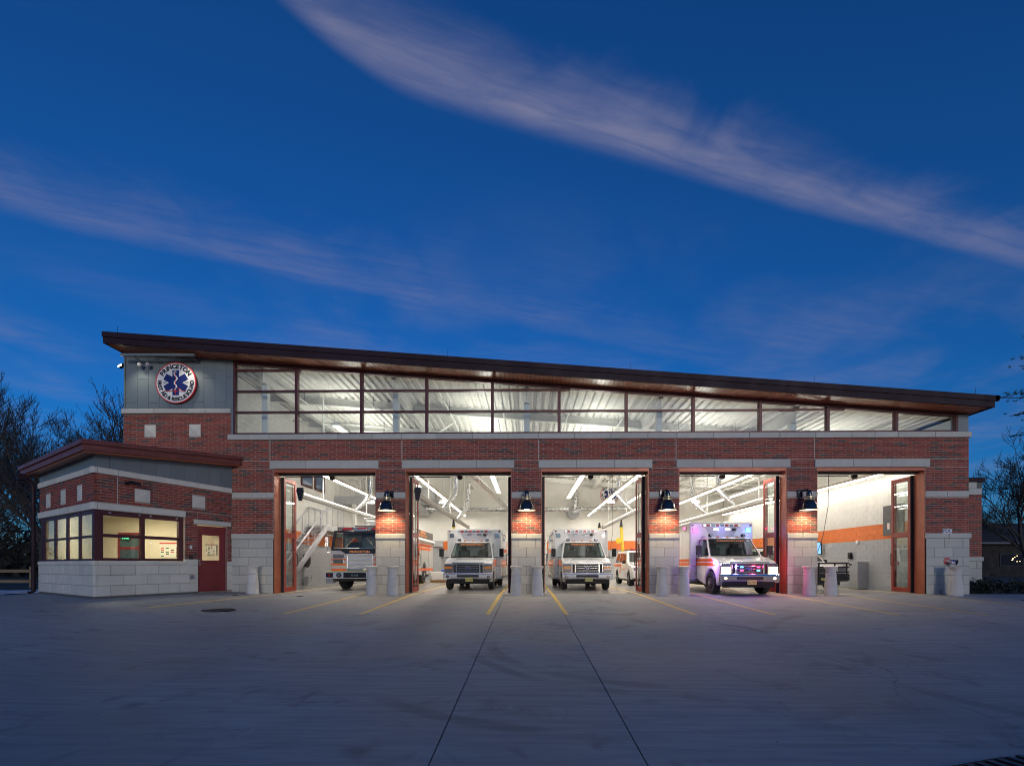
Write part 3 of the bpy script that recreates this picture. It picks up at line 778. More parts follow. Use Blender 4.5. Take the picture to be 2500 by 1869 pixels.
# cladding below the roof
m = MB_()
ca = B(.06, LF, .02, .2, 3.72, 4.0).build('cladding', M_CLAD, WG, locF, angF)
cuts = [0, .04, .36] + [.36 + i * .42 for i in range(1, 9)] + [LF]
for i in range(len(cuts) - 1):
    a, b = cuts[i] + .004, cuts[i + 1] - .004; p0, p1 = onF(a, 0), onF(b, 0); z0, z1 = wz(p0.x, p0.y) - .01, wz(p1.x, p1.y) - .01
    MB_().hexa([(a, -.004, 3.725), (b, -.004, 3.725), (b, .05, 3.725), (a, .05, 3.725)], [(a, -.004, z0), (b, -.004, z1), (b, .05, z1), (a, .05, z0)]).build('cladding_panel', M_CLAD, ca)
cl_ = B(0, LL - .06, .02, .2, 3.72, 3.95).build('cladding', M_CLAD, WG, locL, angL)
for a, b in ((.004, LL / 2 - .004), (LL / 2 + .004, LL - .004)):
    p0, p1 = onL(a, 0), onL(b, 0); z0, z1 = wz(p0.x, p0.y) - .01, wz(p1.x, p1.y) - .01
    MB_().hexa([(a, -.004, 3.725), (b, -.004, 3.725), (b, .05, 3.725), (a, .05, 3.725)], [(a, -.004, z0), (b, -.004, z1), (b, .05, z1), (a, .05, z0)]).build('cladding_panel', M_CLAD, cl_)
# roof with a generous overhang
dF, dL = (Ew - Cw).normalized(), (Cw - Lw).normalized(); nF, nL = Vector((dF.y, -dF.x)), Vector((dL.y, -dL.x))
def isect(p, d, q, e):
    k = ((q.x - p.x) * e.y - (q.y - p.y) * e.x) / (d.x * e.y - d.y * e.x); return p + d * k
def roofring(o):
    a = isect(Cw + nF * o, dF, Cw + nL * o, dL)
    b = isect(Cw + nF * o, dF, Vector((0, -.03)), Vector((1, 0)))
    c = Lw + nL * o - dL * (o + .15)
    return [a, b, Vector((-14.42, -.03)), Vector((-14.42, 3.4)), c + Vector((1.6, 3.6)), c]
def roofslab(o, z0, z1, name, mat, parent, bev=0.):
    r = roofring(o); n = len(r)
    v = [(p.x, p.y, wz(p.x, p.y) + z0) for p in r] + [(p.x, p.y, wz(p.x, p.y) + z1) for p in r]
    mm = MB_().add(v, [tuple(range(n - 1, -1, -1)), tuple(range(n, 2 * n))] + [(i, (i + 1) % n, n + (i + 1) % n, n + i) for i in range(n)])
    return mm.build(name, mat, parent, bevel=bev)
wr = roofslab(.36, .01, .175, 'roof', M_WFASCIA, WG, .01)
roofslab(.41, .175, .30, 'upper_fascia', M_WFASCIA, wr, .01)
roofslab(.30, -.03, .01, 'soffit', M_SOFFIT, wr)
# downspout and gutter box at the outer corner
ds = onL(-.12, 0, -.12)
MB_().tube([(ds.x - .25, ds.y - .28, 3.95), (ds.x - .05, ds.y - .05, 3.75), (ds.x, ds.y, 3.6), (ds.x, ds.y, .12), (ds.x - .05, ds.y - .12, .09)], .06, 8).build('downspout', M_FASCIA, WG)
B(-.3, .05, -.36, -.18, 3.80, 4.0).build('gutter_head', M_FASCIA, WG, (ds.x, ds.y, 0), angL)

# windows of the wing
def window_grid(wall_loc, ang, s0, s1, z0, z1, cols, rows, yf=.02, dp=.1):
    m = MB_(); e = [(s0, cols[0][0])] + [(cols[i][1], cols[i + 1][0]) for i in range(len(cols) - 1)] + [(cols[-1][1], s1)]
    for a, b in e: m.box(a, b, yf, yf + dp, z0, z1)
    h = [(z0, rows[0][0])] + [(rows[i][1], rows[i + 1][0]) for i in range(len(rows) - 1)] + [(rows[-1][1], z1)]
    for a, b in cols:
        for c, d in h: m.box(a, b, yf + .005, yf + dp - .005, c, d)
    w_ = m.build('window', M_FRAME, WG, wall_loc, ang)
    for a, b in cols:
        for c, d in rows: B(a - .005, b + .005, yf + dp * .45, yf + dp * .45 + .006, c - .005, d + .005).build('pane', M_GLASS, w_)
    return w_
wnF = window_grid(locF, angF, .13, 2.44, 1.13, 2.54, [(.222, 1.20), (1.30, 2.30)], [(1.205, 1.79), (1.885, 2.40)])
for s in (.35, 1.12, 1.42, 2.2): B(s, s + .06, .005, .02, 2.46, 2.51).build('frame_clip', M_ALU, wnF)
wnL = window_grid(locL, angL, .10, LL - .02, 1.13, 2.54, [(.495, 1.481), (1.694, 2.661), (2.865, 3.777), (3.965, 4.898)], [(1.184, 1.768), (1.841, 2.424)], .02, .035)
def shademat():
    m = bpy.data.materials.new('roller_shade'); m.use_nodes = True; t = m.node_tree; t.nodes.clear(); g = NG(t)
    a = g.n('ShaderNodeBsdfDiffuse'); a.inputs[0].default_value = (.7, .64, .46, 1); b = g.n('ShaderNodeBsdfTranslucent'); b.inputs[0].default_value = (.85, .76, .52, 1)
    mx = g.n('ShaderNodeMixShader'); mx.inputs[0].default_value = .75; t.links.new(a.outputs[0], mx.inputs[1]); t.links.new(b.outputs[0], mx.inputs[2])
    o = g.n('ShaderNodeOutputMaterial'); t.links.new(mx.outputs[0], o.inputs[0]); return m
M_SHADE = shademat()
MB_().sheet([(.12, .07, 1.13), (5.05, .07, 1.13), (5.05, .07, 2.54), (.12, .07, 2.54)]).build('roller_shade', M_SHADE, wnL)
m = MB_(); m.prism([(0, 0), (.14, 0), (.14, .1), (.02, .1)], 1.131, 2.539, 'z'); m.build('corner_post', M_FRAME, WG, locF, angF)
# entry door
M_SILL = M_ALU
dr = MB_().box(2.905, 2.945, .03, .14, .1, 2.31).box(3.905, 3.955, .03, .14, .1, 2.31).box(2.945, 3.905, .03, .14, 2.235, 2.31).build('door_frame', M_ENTRY, WG, locF, angF)
lf = MB_().box(2.95, 3.09, .05, .1, .115, 2.23).box(3.72, 3.90, .05, .1, .115, 2.23).box(3.09, 3.72, .05, .1, .115, 1.165).box(3.09, 3.72, .05, .1, 2.01, 2.23)
dl = lf.build('door', M_ENTRY, WG, locF, angF)
B(3.09, 3.72, .07, .076, 1.165, 2.01).build('pane', M_GLASS, dl)
B(2.975, 3.03, .035, .05, 1.0, 1.22).build('lock_plate', M_CHROME, dl)
MB_().tube([(3.0, .04, 1.07), (3.0, -.02, 1.07), (3.13, -.02, 1.07)], .011, 6).build('handle', M_CHROME, dl)
B(2.945, 3.905, .02, .14, .09, .112).build('threshold', M_ALU, dl)
B(3.906, 3.915, .022, .03, .12, 2.23).build('weather_strip', M_ALU, dl)
# room behind the glass
M_CREAM = pmat('cream_wall_paint', (.70, .62, .45), .7, var=.03, vs=2)
M_TILE = pmat('ceiling_tile', (.7, .69, .62), .9, var=.06, vs=9)
room = [onL(.15, 0, .25), onL(LL - .12, 0, .25), onF(LF - .1, 0, .2)]
pl = [(-15.6, -1.25), (-11.85, -3.6), (-10.75, -.45), (-10.75, -.06), (-15.6, -.06)]
m = MB_(); m.prism(pl, .06, .10, 'z').prism(pl, 2.72, 2.76, 'z').build('room_floor_ceiling', M_CREAM, WG)
m = MB_().box(-15.7, -10.75, -.06, -.03, .1, 2.72).build('room_wall', M_CREAM, WG)
ct = obj('ceiling_grid', None, WG)
for i in range(8):
    for j in range(6):
        x0, y0 = -15.5 + i * .61, -3.7 + j * .61
        if y0 > -1.2 - (x0 + 15.6) * .62 + .05 and x0 + .6 < -11.9 + (y0 + 3.6) * .34 + .2 and y0 + .6 < -.04: B(x0 + .008, x0 + .602, y0 + .008, y0 + .602, 2.705, 2.718).build('ceiling_tile', M_TILE, ct)
rl_d = bpy.data.lights.new('room_light', 'AREA'); rl_d.energy = 68; rl_d.color = (1, .89, .70); rl_d.shape = 'RECTANGLE'; rl_d.size = 1.6; rl_d.size_y = .6
rl = bpy.data.objects.new('room_light', rl_d); col.objects.link(rl); rl.location = (-12.9, -1.5, 2.66); rl.parent = WG
B(-13.7, -12.1, -1.8, -1.2, 2.69, 2.715).build('ceiling_light', pmat('room_lamp', (.9, .9, .85), .5, emit=(1, .87, .6), es=4), WG)
m = MB_().box(-14.45, -13.62, -.12, -.08, .1, 2.15).build('room_door_frame', M_ENTRY, WG)
B(-14.37, -13.70, -.128, -.12, .3, 1.55).build('dark_pane', pmat('room_door_glass', (.05, .09, .11), .1), m)
B(-14.37, -13.70, -.128, -.12, 1.65, 2.07).build('dark_pane', pmat('room_door_glass_top', (.06, .12, .12), .1), m)
ex = tag(B(-.16, .16, -.015, .015, -.075, .075).build('exit_sign', pmat('exit_sign_body', (.02, .12, .05), .4), None, (-14.1, -.2, 1.97), 0), 'small green lit exit sign seen through the wing window', 'exit sign')
me = text_mesh('EXIT', .13, pmat('exit_green', (.1, .9, .4), .5, emit=(.08, 1, .42), es=2.5), .002, .004); me.transform(Matrix.Diagonal((-1, 1, 1, 1))); me.flip_normals()
obj('lettering', me, ex, (0, -.018, 0))
B(-13.62, -13.55, -.16, -.06, .1, 2.2).build('door_casing', M_SIGNW, WG); B(-12.1, -12.04, -.09, -.06, .1, 2.7).build('corner_trim', M_SIGNW, WG)
# status board and notes on the back wall of the room
def wall_poster(x0, x1, z0, z1, y, label, seed, head):
    p = tag(B(x0, x1, y, y + .012, z0, z1).build('wall_poster', pmat('poster_paper', (.75, .72, .6), .7), None), label, 'poster')
    r = random.Random(seed); w_, h_ = x1 - x0, z1 - z0
    B(x0, x1, y - .003, y, z1 - h_ * .09, z1).build('poster_heading', pmat('poster_heading', head, .6), p)
    cs = [pmat('poster_green', (.03, .12, .06), .6), pmat('poster_red', (.55, .05, .04), .6), pmat('poster_dark', (.05, .05, .06), .6)]
    for i in range(4):
        for j in range(6):
            if r.random() < .55:
                xx, zz = x0 + w_ * (.06 + .23 * i), z0 + h_ * (.05 + .135 * j)
                B(xx, xx + w_ * .14, y - .003, y, zz, zz + h_ * .07).build('poster_box', r.choice(cs), p)
    return p
wall_poster(-12.98, -12.2, 1.28, 1.80, -.085, 'status board with red heading on the wall inside the wing window', 4, (.6, .05, .04))
wall_poster(-11.35, -10.95, 1.38, 1.74, -.10, 'small framed notice seen through the entry door pane', 6, (.3, .1, .05))
# small fittings on the wing
o = thing('security_camera', 'grey bullet security camera on the wing brick above the corner window', 'camera', tuple(onF(.80, 3.38, 0)), angF)
B(-.05, .05, -.03, .0, -.05, .05).build('mount', M_DARK, o); MB_().tube([(0, -.03, 0), (.0, -.16, .03)], .018, 6).build('arm', M_DARK, o); MB_().tube([(-.03, -.16, .03), (.22, -.26, -.02)], .042, 10).build('housing', M_DARK, o)
tag(B(-.035, .035, -.02, 0, -.06, .06).build('card_reader', M_SIGNW, None, tuple(onF(2.67, 1.59)), angF), 'small pale card reader on brick left of the maroon door', 'card reader')
o = tag(B(-.055, .055, -.05, 0, -.065, .065).build('keypad', M_BLACK, None, tuple(onF(2.66, 1.26)), angF, bevel=.008), 'black keypad box on brick left of the maroon door', 'keypad')
o = thing('hose_bib', 'chrome hose bib on the pale stone left of the maroon door', 'hose bib', tuple(onF(2.67, .62, -.03)), angF)
B(-.06, .06, -.03, 0, -.07, .07).build('plate', M_CHROME, o); MB_().tube([(0, -.03, 0), (0, -.09, -.01), (0, -.1, -.06)], .02, 8).build('spout', M_CHROME, o)
# ------------------------------------------------------------------ bollards, lamps and signs on the front
BP = [(.205, 0), (.205, .03), (.2, .05), (.196, .2), (.182, .42), (.165, .62), (.155, .68), (.168, .695), (.168, .72), (.152, .735), (.148, .80), (.155, .86), (.175, .92), (.2, .95), (.212, .965), (.212, .985), (.19, 1.0)]
bol = MB_().lathe(BP, n=28).mesh('bollard', M_BOLL, 40)
where = ['beside the left jamb of the first bay', 'before the pier between first and second bays, truck side', 'before the pier between first and second bays, ambulance side',
         'at left of the pier between second and third bays', 'at right of the pier between second and third bays', 'at left of the pier between third and fourth bays',
         'at right of that pier, overlapping the flashing ambulance', 'at left of the pier between fourth and fifth bays', 'at right of that pier, hiding the grille guard vehicle', 'under the fire department connection at the right end']
for i, x in enumerate((-9.424, -5.302, -4.579, -.348, .383, 4.611, 5.35, 9.573, 10.299, 14.461)):
    y = -.5; o = obj('bollard', bol, None, (x, y, gz(x, y) - .012), rnd.uniform(0, 6))
    tag(o, 'pale flared concrete bollard ' + where[i], 'bollard', 'bollards in front of the piers')

def wall_lamp(x, label, sidearm):
    t = thing('wall_lamp', label, 'wall lamp', (x, 0, 2.87), 0, 'barn lamps on the piers'); y = -.36
    sx = sidearm
    B(sx - .075, sx + .075, -.10, .0, .50, .74).build('mounting_box', M_LAMPBLK, t, bevel=.01)
    MB_().tube([(sx, -.08, .66), (sx * .8, -.2, .70), (sx * .2, -.32, .70), (0, y, .64), (0, y, .5)], .045, 10).build('arm', M_LAMPBLK, t, smooth=50)
    MB_().lathe([(.085, .48), (.10, .60), (.07, .68), (.03, .70)], (0, y, 0), 20).build('neck', M_LAMPBLK, t, smooth=40)
    for k in range(3): MB_().lathe([(.13, .36 + k * .045), (.16, .37 + k * .045), (.16, .385 + k * .045), (.13, .395 + k * .045)], (0, y, 0), 24).build('collar_ring', M_BRASS, t, smooth=40)
    MB_().lathe([(.12, .355), (.12, .49)], (0, y, 0), 20).build('collar', M_LAMPBLK, t, smooth=40)
    # shade: an open bell, outside black, inside white
    prof = [(.12, .36), (.155, .335), (.2, .27), (.232, .19), (.25, .10), (.262, .06), (.318, .015)]
    m = MB_(); n = 32
    for side, sgn in ((0, 1), (1, -1)):
        m.cur = side; v = []; f = []
        for r, h in prof:
            for k in range(n):
                th = 2 * math.pi * k / n; q = r - (.006 if side else 0); v.append((q * math.cos(th), y + q * math.sin(th), h - (.004 if side else 0)))
        for i in range(len(prof) - 1):
            for k in range(n):
                j = (k + 1) % n; qd = (i * n + k, i * n + j, (i + 1) * n + j, (i + 1) * n + k); f.append(tuple(reversed(qd)) if sgn == 1 else qd)
        m.add(v, f)
    m.build('lamp_shade', [M_LAMPBLK, M_SIGNW], t, smooth=60)
    MB_().lathe([(.0, .03), (.09, .04), (.13, .09), (.11, .15), (.05, .2)], (0, y, 0), 20).build('bulb', M_BULB, t, smooth=60)
    ld = bpy.data.lights.new('lamp_light', 'SPOT'); ld.energy = 125; ld.color = (1, .76, .44); ld.spot_size = R(150); ld.spot_blend = .5; ld.shadow_soft_size = .09
    lo = bpy.data.objects.new('lamp_light', ld); col.objects.link(lo); lo.location = (0, y, .0); lo.parent = t
    return t
for x, sd, wh in ((-4.83, .09, 'first and second'), (.01, .0, 'second and third'), (4.84, -.10, 'third and fourth'), (9.65, -.14, 'fourth and fifth')):
    wall_lamp(x, 'lit black barn lamp with brass collar on the pier between %s bays' % wh, sd if sd else .001)

def squad_sign(name, label, loc, dia, thick=.06):
    """round emblem: white disc, red rim, blue six-armed star, staff with snake, lettering in a ring"""
    t = thing(name, label, 'sign', loc); r = dia / 2
    MB_().lathe([(r * .985, -thick), (r * .985, 0)], n=64, axis='y').build('disc', M_SIGNW, t, smooth=30)
    MB_().lathe([(r, .0), (r, -thick - .004), (r * .965, -thick - .008), (r * .955, -thick - .002), (r * .955, 0)], n=64, axis='y').build('red_rim', M_SIGNRED, t, smooth=30)
    y = -thick
    m = MB_()
    for k in range(3):
        a = R(60 * k); c, s = math.cos(a), math.sin(a); hw, hl = r * .165, r * .615
        m.add([(px * c - pz * s, y - .004 - .0006 * k, px * s + pz * c) for px, pz in ((-hw, -hl), (hw, -hl), (hw, hl), (-hw, hl))], [(0, 1, 2, 3)])
    m.build('star', M_NAVY, t)
    pts = [(.06, .50), (-.01, .55), (-.075, .49), (-.06, .38), (.03, .29), (.085, .20), (.03, .11), (-.06, .03), (-.06, -.06), (.02, -.13), (.06, -.2), (.01, -.27), (-.04, -.33), (.0, -.40)]
    pts = [(a * r, y - .008, b * r) for a, b in pts]
    MB_().tube(pts, [r * .02] + [r * .034] * (len(pts) - 3) + [r * .024, r * .012], 6).build('snake', M_SIGNW, t, smooth=60)
    MB_().tube([(0, y - .012, r * .46), (0, y - .012, -r * .54)], r * .012, 5).build('staff', M_SIGNRED, t)
    ek = [(-.56, -.41), (-.2, -.40), (-.12, -.35), (-.06, -.42), (.0, -.56), (.04, -.38), (.10, -.42), (.17, -.24), (.23, -.42), (.30, -.38), (.36, -.41), (.52, -.40)]
    MB_().tube([(a * r, y - .014, b * r) for a, b in ek], r * .014, 5).build('pulse_line', M_SIGNRED, t)
    parts = []
    def arc(s, rad, a0, a1, size, inward):
        ws = []
        for ch in s:
            if ch == ' ': ws.append((None, .30 * size)); continue
            me = text_mesh(ch, size, M_SIGNBLK, .002, size * .045, 1.0); xs_ = [v.co.x for v in me.vertices]; zs_ = [v.co.z for v in me.vertices]
            me.transform(Matrix.Translation((-(max(xs_) + min(xs_)) / 2, 0, -(max(zs_) + min(zs_)) / 2))); ws.append((me, max(xs_) - min(xs_)))
        tot = sum(w_ for _, w_ in ws); gap = (abs(a1 - a0) * rad - tot) / max(1, len(ws) - 1); pos = 0; sg = 1 if a1 > a0 else -1
        for me, w_ in ws:
            a = a0 + sg * (pos + w_ / 2) / rad; pos += w_ + gap
            if me is None: continue
            rot = a - math.pi / 2 if not inward else a + math.pi / 2
            parts.append((me, Matrix.Translation((rad * math.cos(a), y - .005, rad * math.sin(a))) @ Matrix.Rotation(-rot, 4, 'Y')))
    arc('PRINCETON', r * .80, R(152), R(28), r * .30, False)
    obj('lettering', join_meshes('lettering', parts, M_SIGNBLK), t); parts.clear()
    arc('FIRST AID & RESCUE SQUAD', r * .80, R(172), R(368), r * .25, True)
    obj('lettering', join_meshes('lettering', parts, M_SIGNBLK), t)
    for s, x in (('EST', -.53), ('1939', .53)): obj('date_lettering', text_mesh(s, r * .10, M_SIGNBLK, .002, .001), t, (x * r, y - .004, 0))
    for me, _ in parts: bpy.data.meshes.remove(me) if me.users == 0 else None
    return t
squad_sign('round_sign', 'round white rescue squad emblem with blue star on the grey tower panels', (-12.374, -.06, 7.436), 1.44)
squad_sign('round_sign', 'round rescue squad emblem on the white back wall inside the third bay', (6.05, 18.0, 6.1), 1.44, .02)
# light bar over the tower sign: grey trough on four arms
t = thing('sign_light_bar', 'grey light trough on arms above the round sign', 'light fixture', (-12.75, 0, 8.16))
MB_().hexa([(-1.29, -.50, .08), (1.29, -.50, .06), (1.29, -.42, .06), (-1.29, -.42, .08)], [(-1.29, -.50, .16), (1.29, -.50, .14), (1.29, -.42, .14), (-1.29, -.42, .16)]).build('trough', M_CLAD, t)
for x in (-.85, -.17, .47, 1.13): MB_().tube([(x, -.46, .07), (x + .02, 0., .0)], .018, 6).build('arm', M_CLAD, t)
ld = bpy.data.lights.new('sign_light', 'SPOT'); ld.energy = 40; ld.color = (1, .92, .72); ld.spot_size = R(100); ld.spot_blend = .9; ld.shadow_soft_size = .1
for x in (-.9, .95):
    lo = bpy.data.objects.new('sign_light', ld); col.objects.link(lo); lo.parent = t; lo.location = (x, -.55, .03); lo.rotation_euler = (R(18), 0, 0)
for k, x in enumerate((-.82, -.70)):
    MB_().lathe([(.02, -.08), (.07, -.04), (.075, .03), (.02, .05)], (x + k * .16, -.22, -.12), 14, 'y').build('speaker_horn', M_GREYP, t)
t = thing('flood_light', 'small bright floodlight on the left edge of the tower', 'flood light', (-14.36, .05, 8.08))
B(-.03, .04, -.05, .05, -.04, .1).build('bracket', M_DARK, t)
MB_().hexa([(-.14, -.1, -.06), (.02, -.1, .02), (.02, .04, .02), (-.14, .04, -.06)], [(-.16, -.1, .0), (.0, -.1, .08), (.0, .04, .08), (-.16, .04, .0)]).build('housing', M_DARK, t)
MB_().sheet([(-.13, -.105, -.05), (.0, -.105, .015), (-.02, -.105, .06), (-.15, -.105, -.005)]).build('lens', pmat('flood_lens', (.9, .9, .9), .4, emit=(1, .9, .7), es=25), t)
# FDC plate and inlet
t = thing('connection_sign', 'small white plate lettered FDC above the stone cap', 'sign', (14.605, 0, 2.19))
B(-.16, .16, -.02, .01, -.075, .075).build('plate', M_SIGNW, t)
obj('lettering', text_mesh('FDC', .15, M_NAVY, .002, .004), t, (0, -.023, 0))
t = thing('fire_connection', 'chrome fire hose inlet with red collar on the stone base', 'hose inlet', (14.58, -.03, 1.15))
MB_().lathe([(.115, 0), (.115, -.02), (.09, -.025)], n=24, axis='y').build('red_collar', M_RED, t, smooth=30)
MB_().tube([(0, 0, 0), (.03, -.10, -.01), (.09, -.2, -.04)], .07, 16).build('elbow', M_CHROME, t, smooth=50)
MB_().tube([(.075, -.17, -.033), (.12, -.25, -.055)], .092, 18).build('cap', M_CHROME, t, smooth=30)
MB_().tube([(14.36, -.06, gz(14.4, 0)), (14.36, -.06, .14)], .03, 8).build('pipe_stub', M_CLAD).__setitem__('label', 'short grey pipe stub at the foot of the right stone base')
bpy.data.objects['pipe_stub']['category'] = 'pipe'

# ------------------------------------------------------------------ inside the hall
M_TAN = pmat('tan_fixture_paint', (.42, .38, .31), .5)
def strip_light(x, z, y0, y1, label):
    t = thing('strip_light', label, 'ceiling light', (x, 0, z), 0, 'long suspended strip lights')
    B(-.075, .075, y0, y1, .035, .13).build('housing', M_TAN, t)
    B(-.038, .038, y0 + .02, y1 - .02, -.01, .035).build('tube', M_TUBE, t)
    for y in (y0 + 1, (y0 + y1) / 2, y1 - 1): MB_().tube([(0, y, .14), (0, y, sz(x) - z - .1)], .006, 5).build('suspension_rod', M_GALV, t)
    ld = bpy.data.lights.new('strip_glow', 'AREA'); ld.shape = 'RECTANGLE'; ld.size = .12; ld.size_y = y1 - y0; ld.energy = (15 if x < 12 else 5) * (y1 - y0); ld.color = (1, .93, .80)
    lo = bpy.data.objects.new('strip_glow', ld); col.objects.link(lo); lo.parent = t; lo.location = (0, (y0 + y1) / 2, -.03)
for x, y0, y1, wh in ((-7.95, .9, 17.3, 'above the fire truck'), (-4.35, .8, 17.3, 'at the left of the second bay'), (4.4, .8, 17.3, 'at the right of the third bay'), (8.75, .8, 17.3, 'above the flashing ambulance'), (13.75, .9, 17, 'along the painted block wall of the fifth bay')):
    strip_light(x, 4.5, y0, y1, 'long lit strip light hanging ' + wh)
def uplight(x, wh):       # upper strip under the deck, lighting it
    t = thing('upper_strip_light', 'wide strip light high under the roof deck over the %s bay' % wh, 'ceiling light', (x, 0, sz(x) - 1.55), 0, 'strip lights near the deck')
    B(-.16, .16, 1.6, 16.5, -.05, .05).build('housing', M_STEELW, t); B(-.12, .12, 1.65, 16.45, -.075, -.05).build('diffuser', M_DIFF, t); B(-.12, .12, 1.65, 16.45, .05, .06).build('diffuser', M_DIFF, t)  # glowing top diffuser is added, to give the upward deck light a source
    for y in (5, 10, 15): MB_().tube([(0, y, .05), (0, y, 1.45)], .006, 5).build('suspension_rod', M_GALV, t)
    ld = bpy.data.lights.new('deck_glow', 'AREA'); ld.shape = 'RECTANGLE'; ld.size = .3; ld.size_y = 14.6; ld.energy = 215; ld.color = (1, .95, .84)
    lo = bpy.data.objects.new('deck_glow', ld); col.objects.link(lo); lo.parent = t; lo.location = (0, 9.05, .07); lo.rotation_euler = (R(180), 0, 0)
M_DIFF = pmat('diffuser', (.9, .9, .9), .5, emit=(1, .95, .86), es=3)
for x, wh in ((-7.4, 'first'), (-1.9, 'second'), (2.9, 'third'), (7.0, 'fourth'), (11.8, 'fifth')): uplight(x, wh)
for x, wh in ((-8.25, 'first'), (-4.42, 'second'), (4.45, 'third'), (8.9, 'fourth')):
    t = thing('pendant_lamp', 'round lit pendant lamp under the strip light in the %s bay' % wh, 'pendant lamp', (x, 8.5, 4.38), 0, 'round pendants')
    MB_().lathe([(.20, -.06), (.22, -.02), (.16, .08), (.04, .12)], n=20).build('housing', M_GALV, t, smooth=40)
    MB_().lathe([(.19, -.085), (.19, -.062)], n=20).build('lens', pmat('pendant_lens', (.9, .9, .9), .4, emit=(1, .96, .86), es=30), t)
    MB_().tube([(0, 0, .12), (0, 0, sz(x) - 4.5)], .008, 5).build('suspension_rod', M_GALV, t)

M_RAILGREY = pmat('anodised_rail', (.34, .335, .32), .4, .5)
def exhaust_rail(x, y0, y1, wh, ducts):
    t = thing('exhaust_rail', 'aluminium exhaust extraction rail over the ' + wh, 'exhaust rail', (x, 0, 3.6), 0, 'vehicle exhaust rails')
    MB_().prism([(-.07, -.09), (.07, -.09), (.09, .02), (.05, .10), (-.05, .10), (-.09, .02)], y0, y1, 'y').build('rail', M_RAILGREY, t)
    MB_().prism([(-.11, .26), (.11, .26), (.13, .14), (.05, -.22), (-.05, -.22), (-.13, .14)], y0 - .05, y0 + .03, 'y').build('end_bracket', M_DARK, t)
    B(-.1, .1, y1, y1 + .06, -.12, .12).build('end_stop', M_DARK, t)
    for y in (y0 + 2, (y0 + y1) / 2, y1 - 2): MB_().tube([(0, y, .1), (0, y, sz(x) - 3.8)], .03, 6).build('hanger', M_STEELW, t)
    for y in ducts:
        sg = 1 if x < 0 else -1
        pts = [(0, y, .10), (.18 * sg, y + .15, .32), (.42 * sg, y + .35, .62), (.55 * sg, y + .5, .95), (.58 * sg, y + .5, 1.5), (.58 * sg, y + .5, 2.0), (.55 * sg, y + .8, 2.25), (.55 * sg, y + 3.2, 2.35)]
        MB_().tube(pts, [.06, .10, .12, .12, .12, .12, .12, .12], 14).build('duct', M_GALV, t, smooth=50)
exhaust_rail(-8.35, .75, 15.5, 'fire truck', (6.5,))
exhaust_rail(-4.0, .75, 16, 'left side of the second bay', (6.0, 11.0))
exhaust_rail(5.25, .75, 16, 'right side of the third bay', (7.0,))
exhaust_rail(9.45, .75, 16, 'flashing ambulance', (5.0, 8.5))
def drop_hose(x, y, ztop, pts, wh):
    t = thing('exhaust_hose', 'yellow exhaust hose hanging ' + wh, 'hose', (x, y, 0), 0, 'yellow exhaust hoses')
    MB_().tube(pts, .085, 12).build('hose', M_YELLOW, t, smooth=50)
    MB_().tube([(pts[0][0], 0, ztop), (pts[0][0], 0, pts[0][2])], [.04, .10], 8).build('trolley', M_DARK, t)
    zz = pts[0][2] - .75
    MB_().lathe([(.05, -.04), (.17, -.03), (.17, .03), (.05, .04)], (pts[0][0] - .16, -.05, zz), 16, 'y').build('balancer_reel', M_YELLOW, t, smooth=40)
    MB_().tube([(pts[-1][0], 0, pts[-1][2] + .12), (pts[-1][0] + .02, 0, pts[-1][2] - .25)], .1, 10).build('nozzle', M_GREYP, t)
drop_hose(-4.0, 9.5, 3.5, [(0, 0, 3.1), (.05, 0, 2.5), (.15, 0, 1.6), (.25, 0, .7)], 'from the rail beside the second bay ambulance')
drop_hose(5.25, 9.8, 3.5, [(0, 0, 3.1), (.05, 0, 2.2), (.1, -.2, 1.3), (.3, -.3, .5)], 'from the rail in front of the parked white car')
drop_hose(4.3, 11.5, 3.5, [(0, 0, 3.2), (0, 0, 2.2), (-.02, 0, 1.3), (-.05, 0, .6)], 'beside the third bay ambulance mirror')
# galvanised ducts along the back
t = tag(MB_().tube([(-10.5, 17.3, 4.95), (3.0, 17.3, 4.95)], .16, 16).build('back_duct', M_GALV, None, smooth=40), 'long round galvanised duct along the back wall', 'duct')
t = tag(MB_().tube([(-1.3, 17.2, 4.95), (-2.6, 9.0, 5.6), (-3.4, 3.0, 5.7)], .15, 16).build('branch_duct', M_GALV, None, smooth=40), 'round duct running forward from the back wall over the second bay', 'duct')
t = thing('exhaust_blower', 'grey round extraction blower on the back wall in the third bay', 'blower', (3.35, 17.75, 4.75))
MB_().lathe([(.45, .2), (.45, -.15), (.2, -.2)], n=24, axis='y').build('housing', M_GREYP, t, smooth=30)
MB_().tube([(.1, -.1, .2), (.2, -.1, .9), (.2, -.1, 1.5), (.0, .2, 1.6)], .17, 14).build('riser_duct', M_GALV, t, smooth=50)
MB_().tube([(.0, -.25, 0), (.6, -.3, .25), (1.4, -.3, .25), (6, -.3, .25)], .15, 14).build('inlet_duct', M_GALV, t, smooth=50)
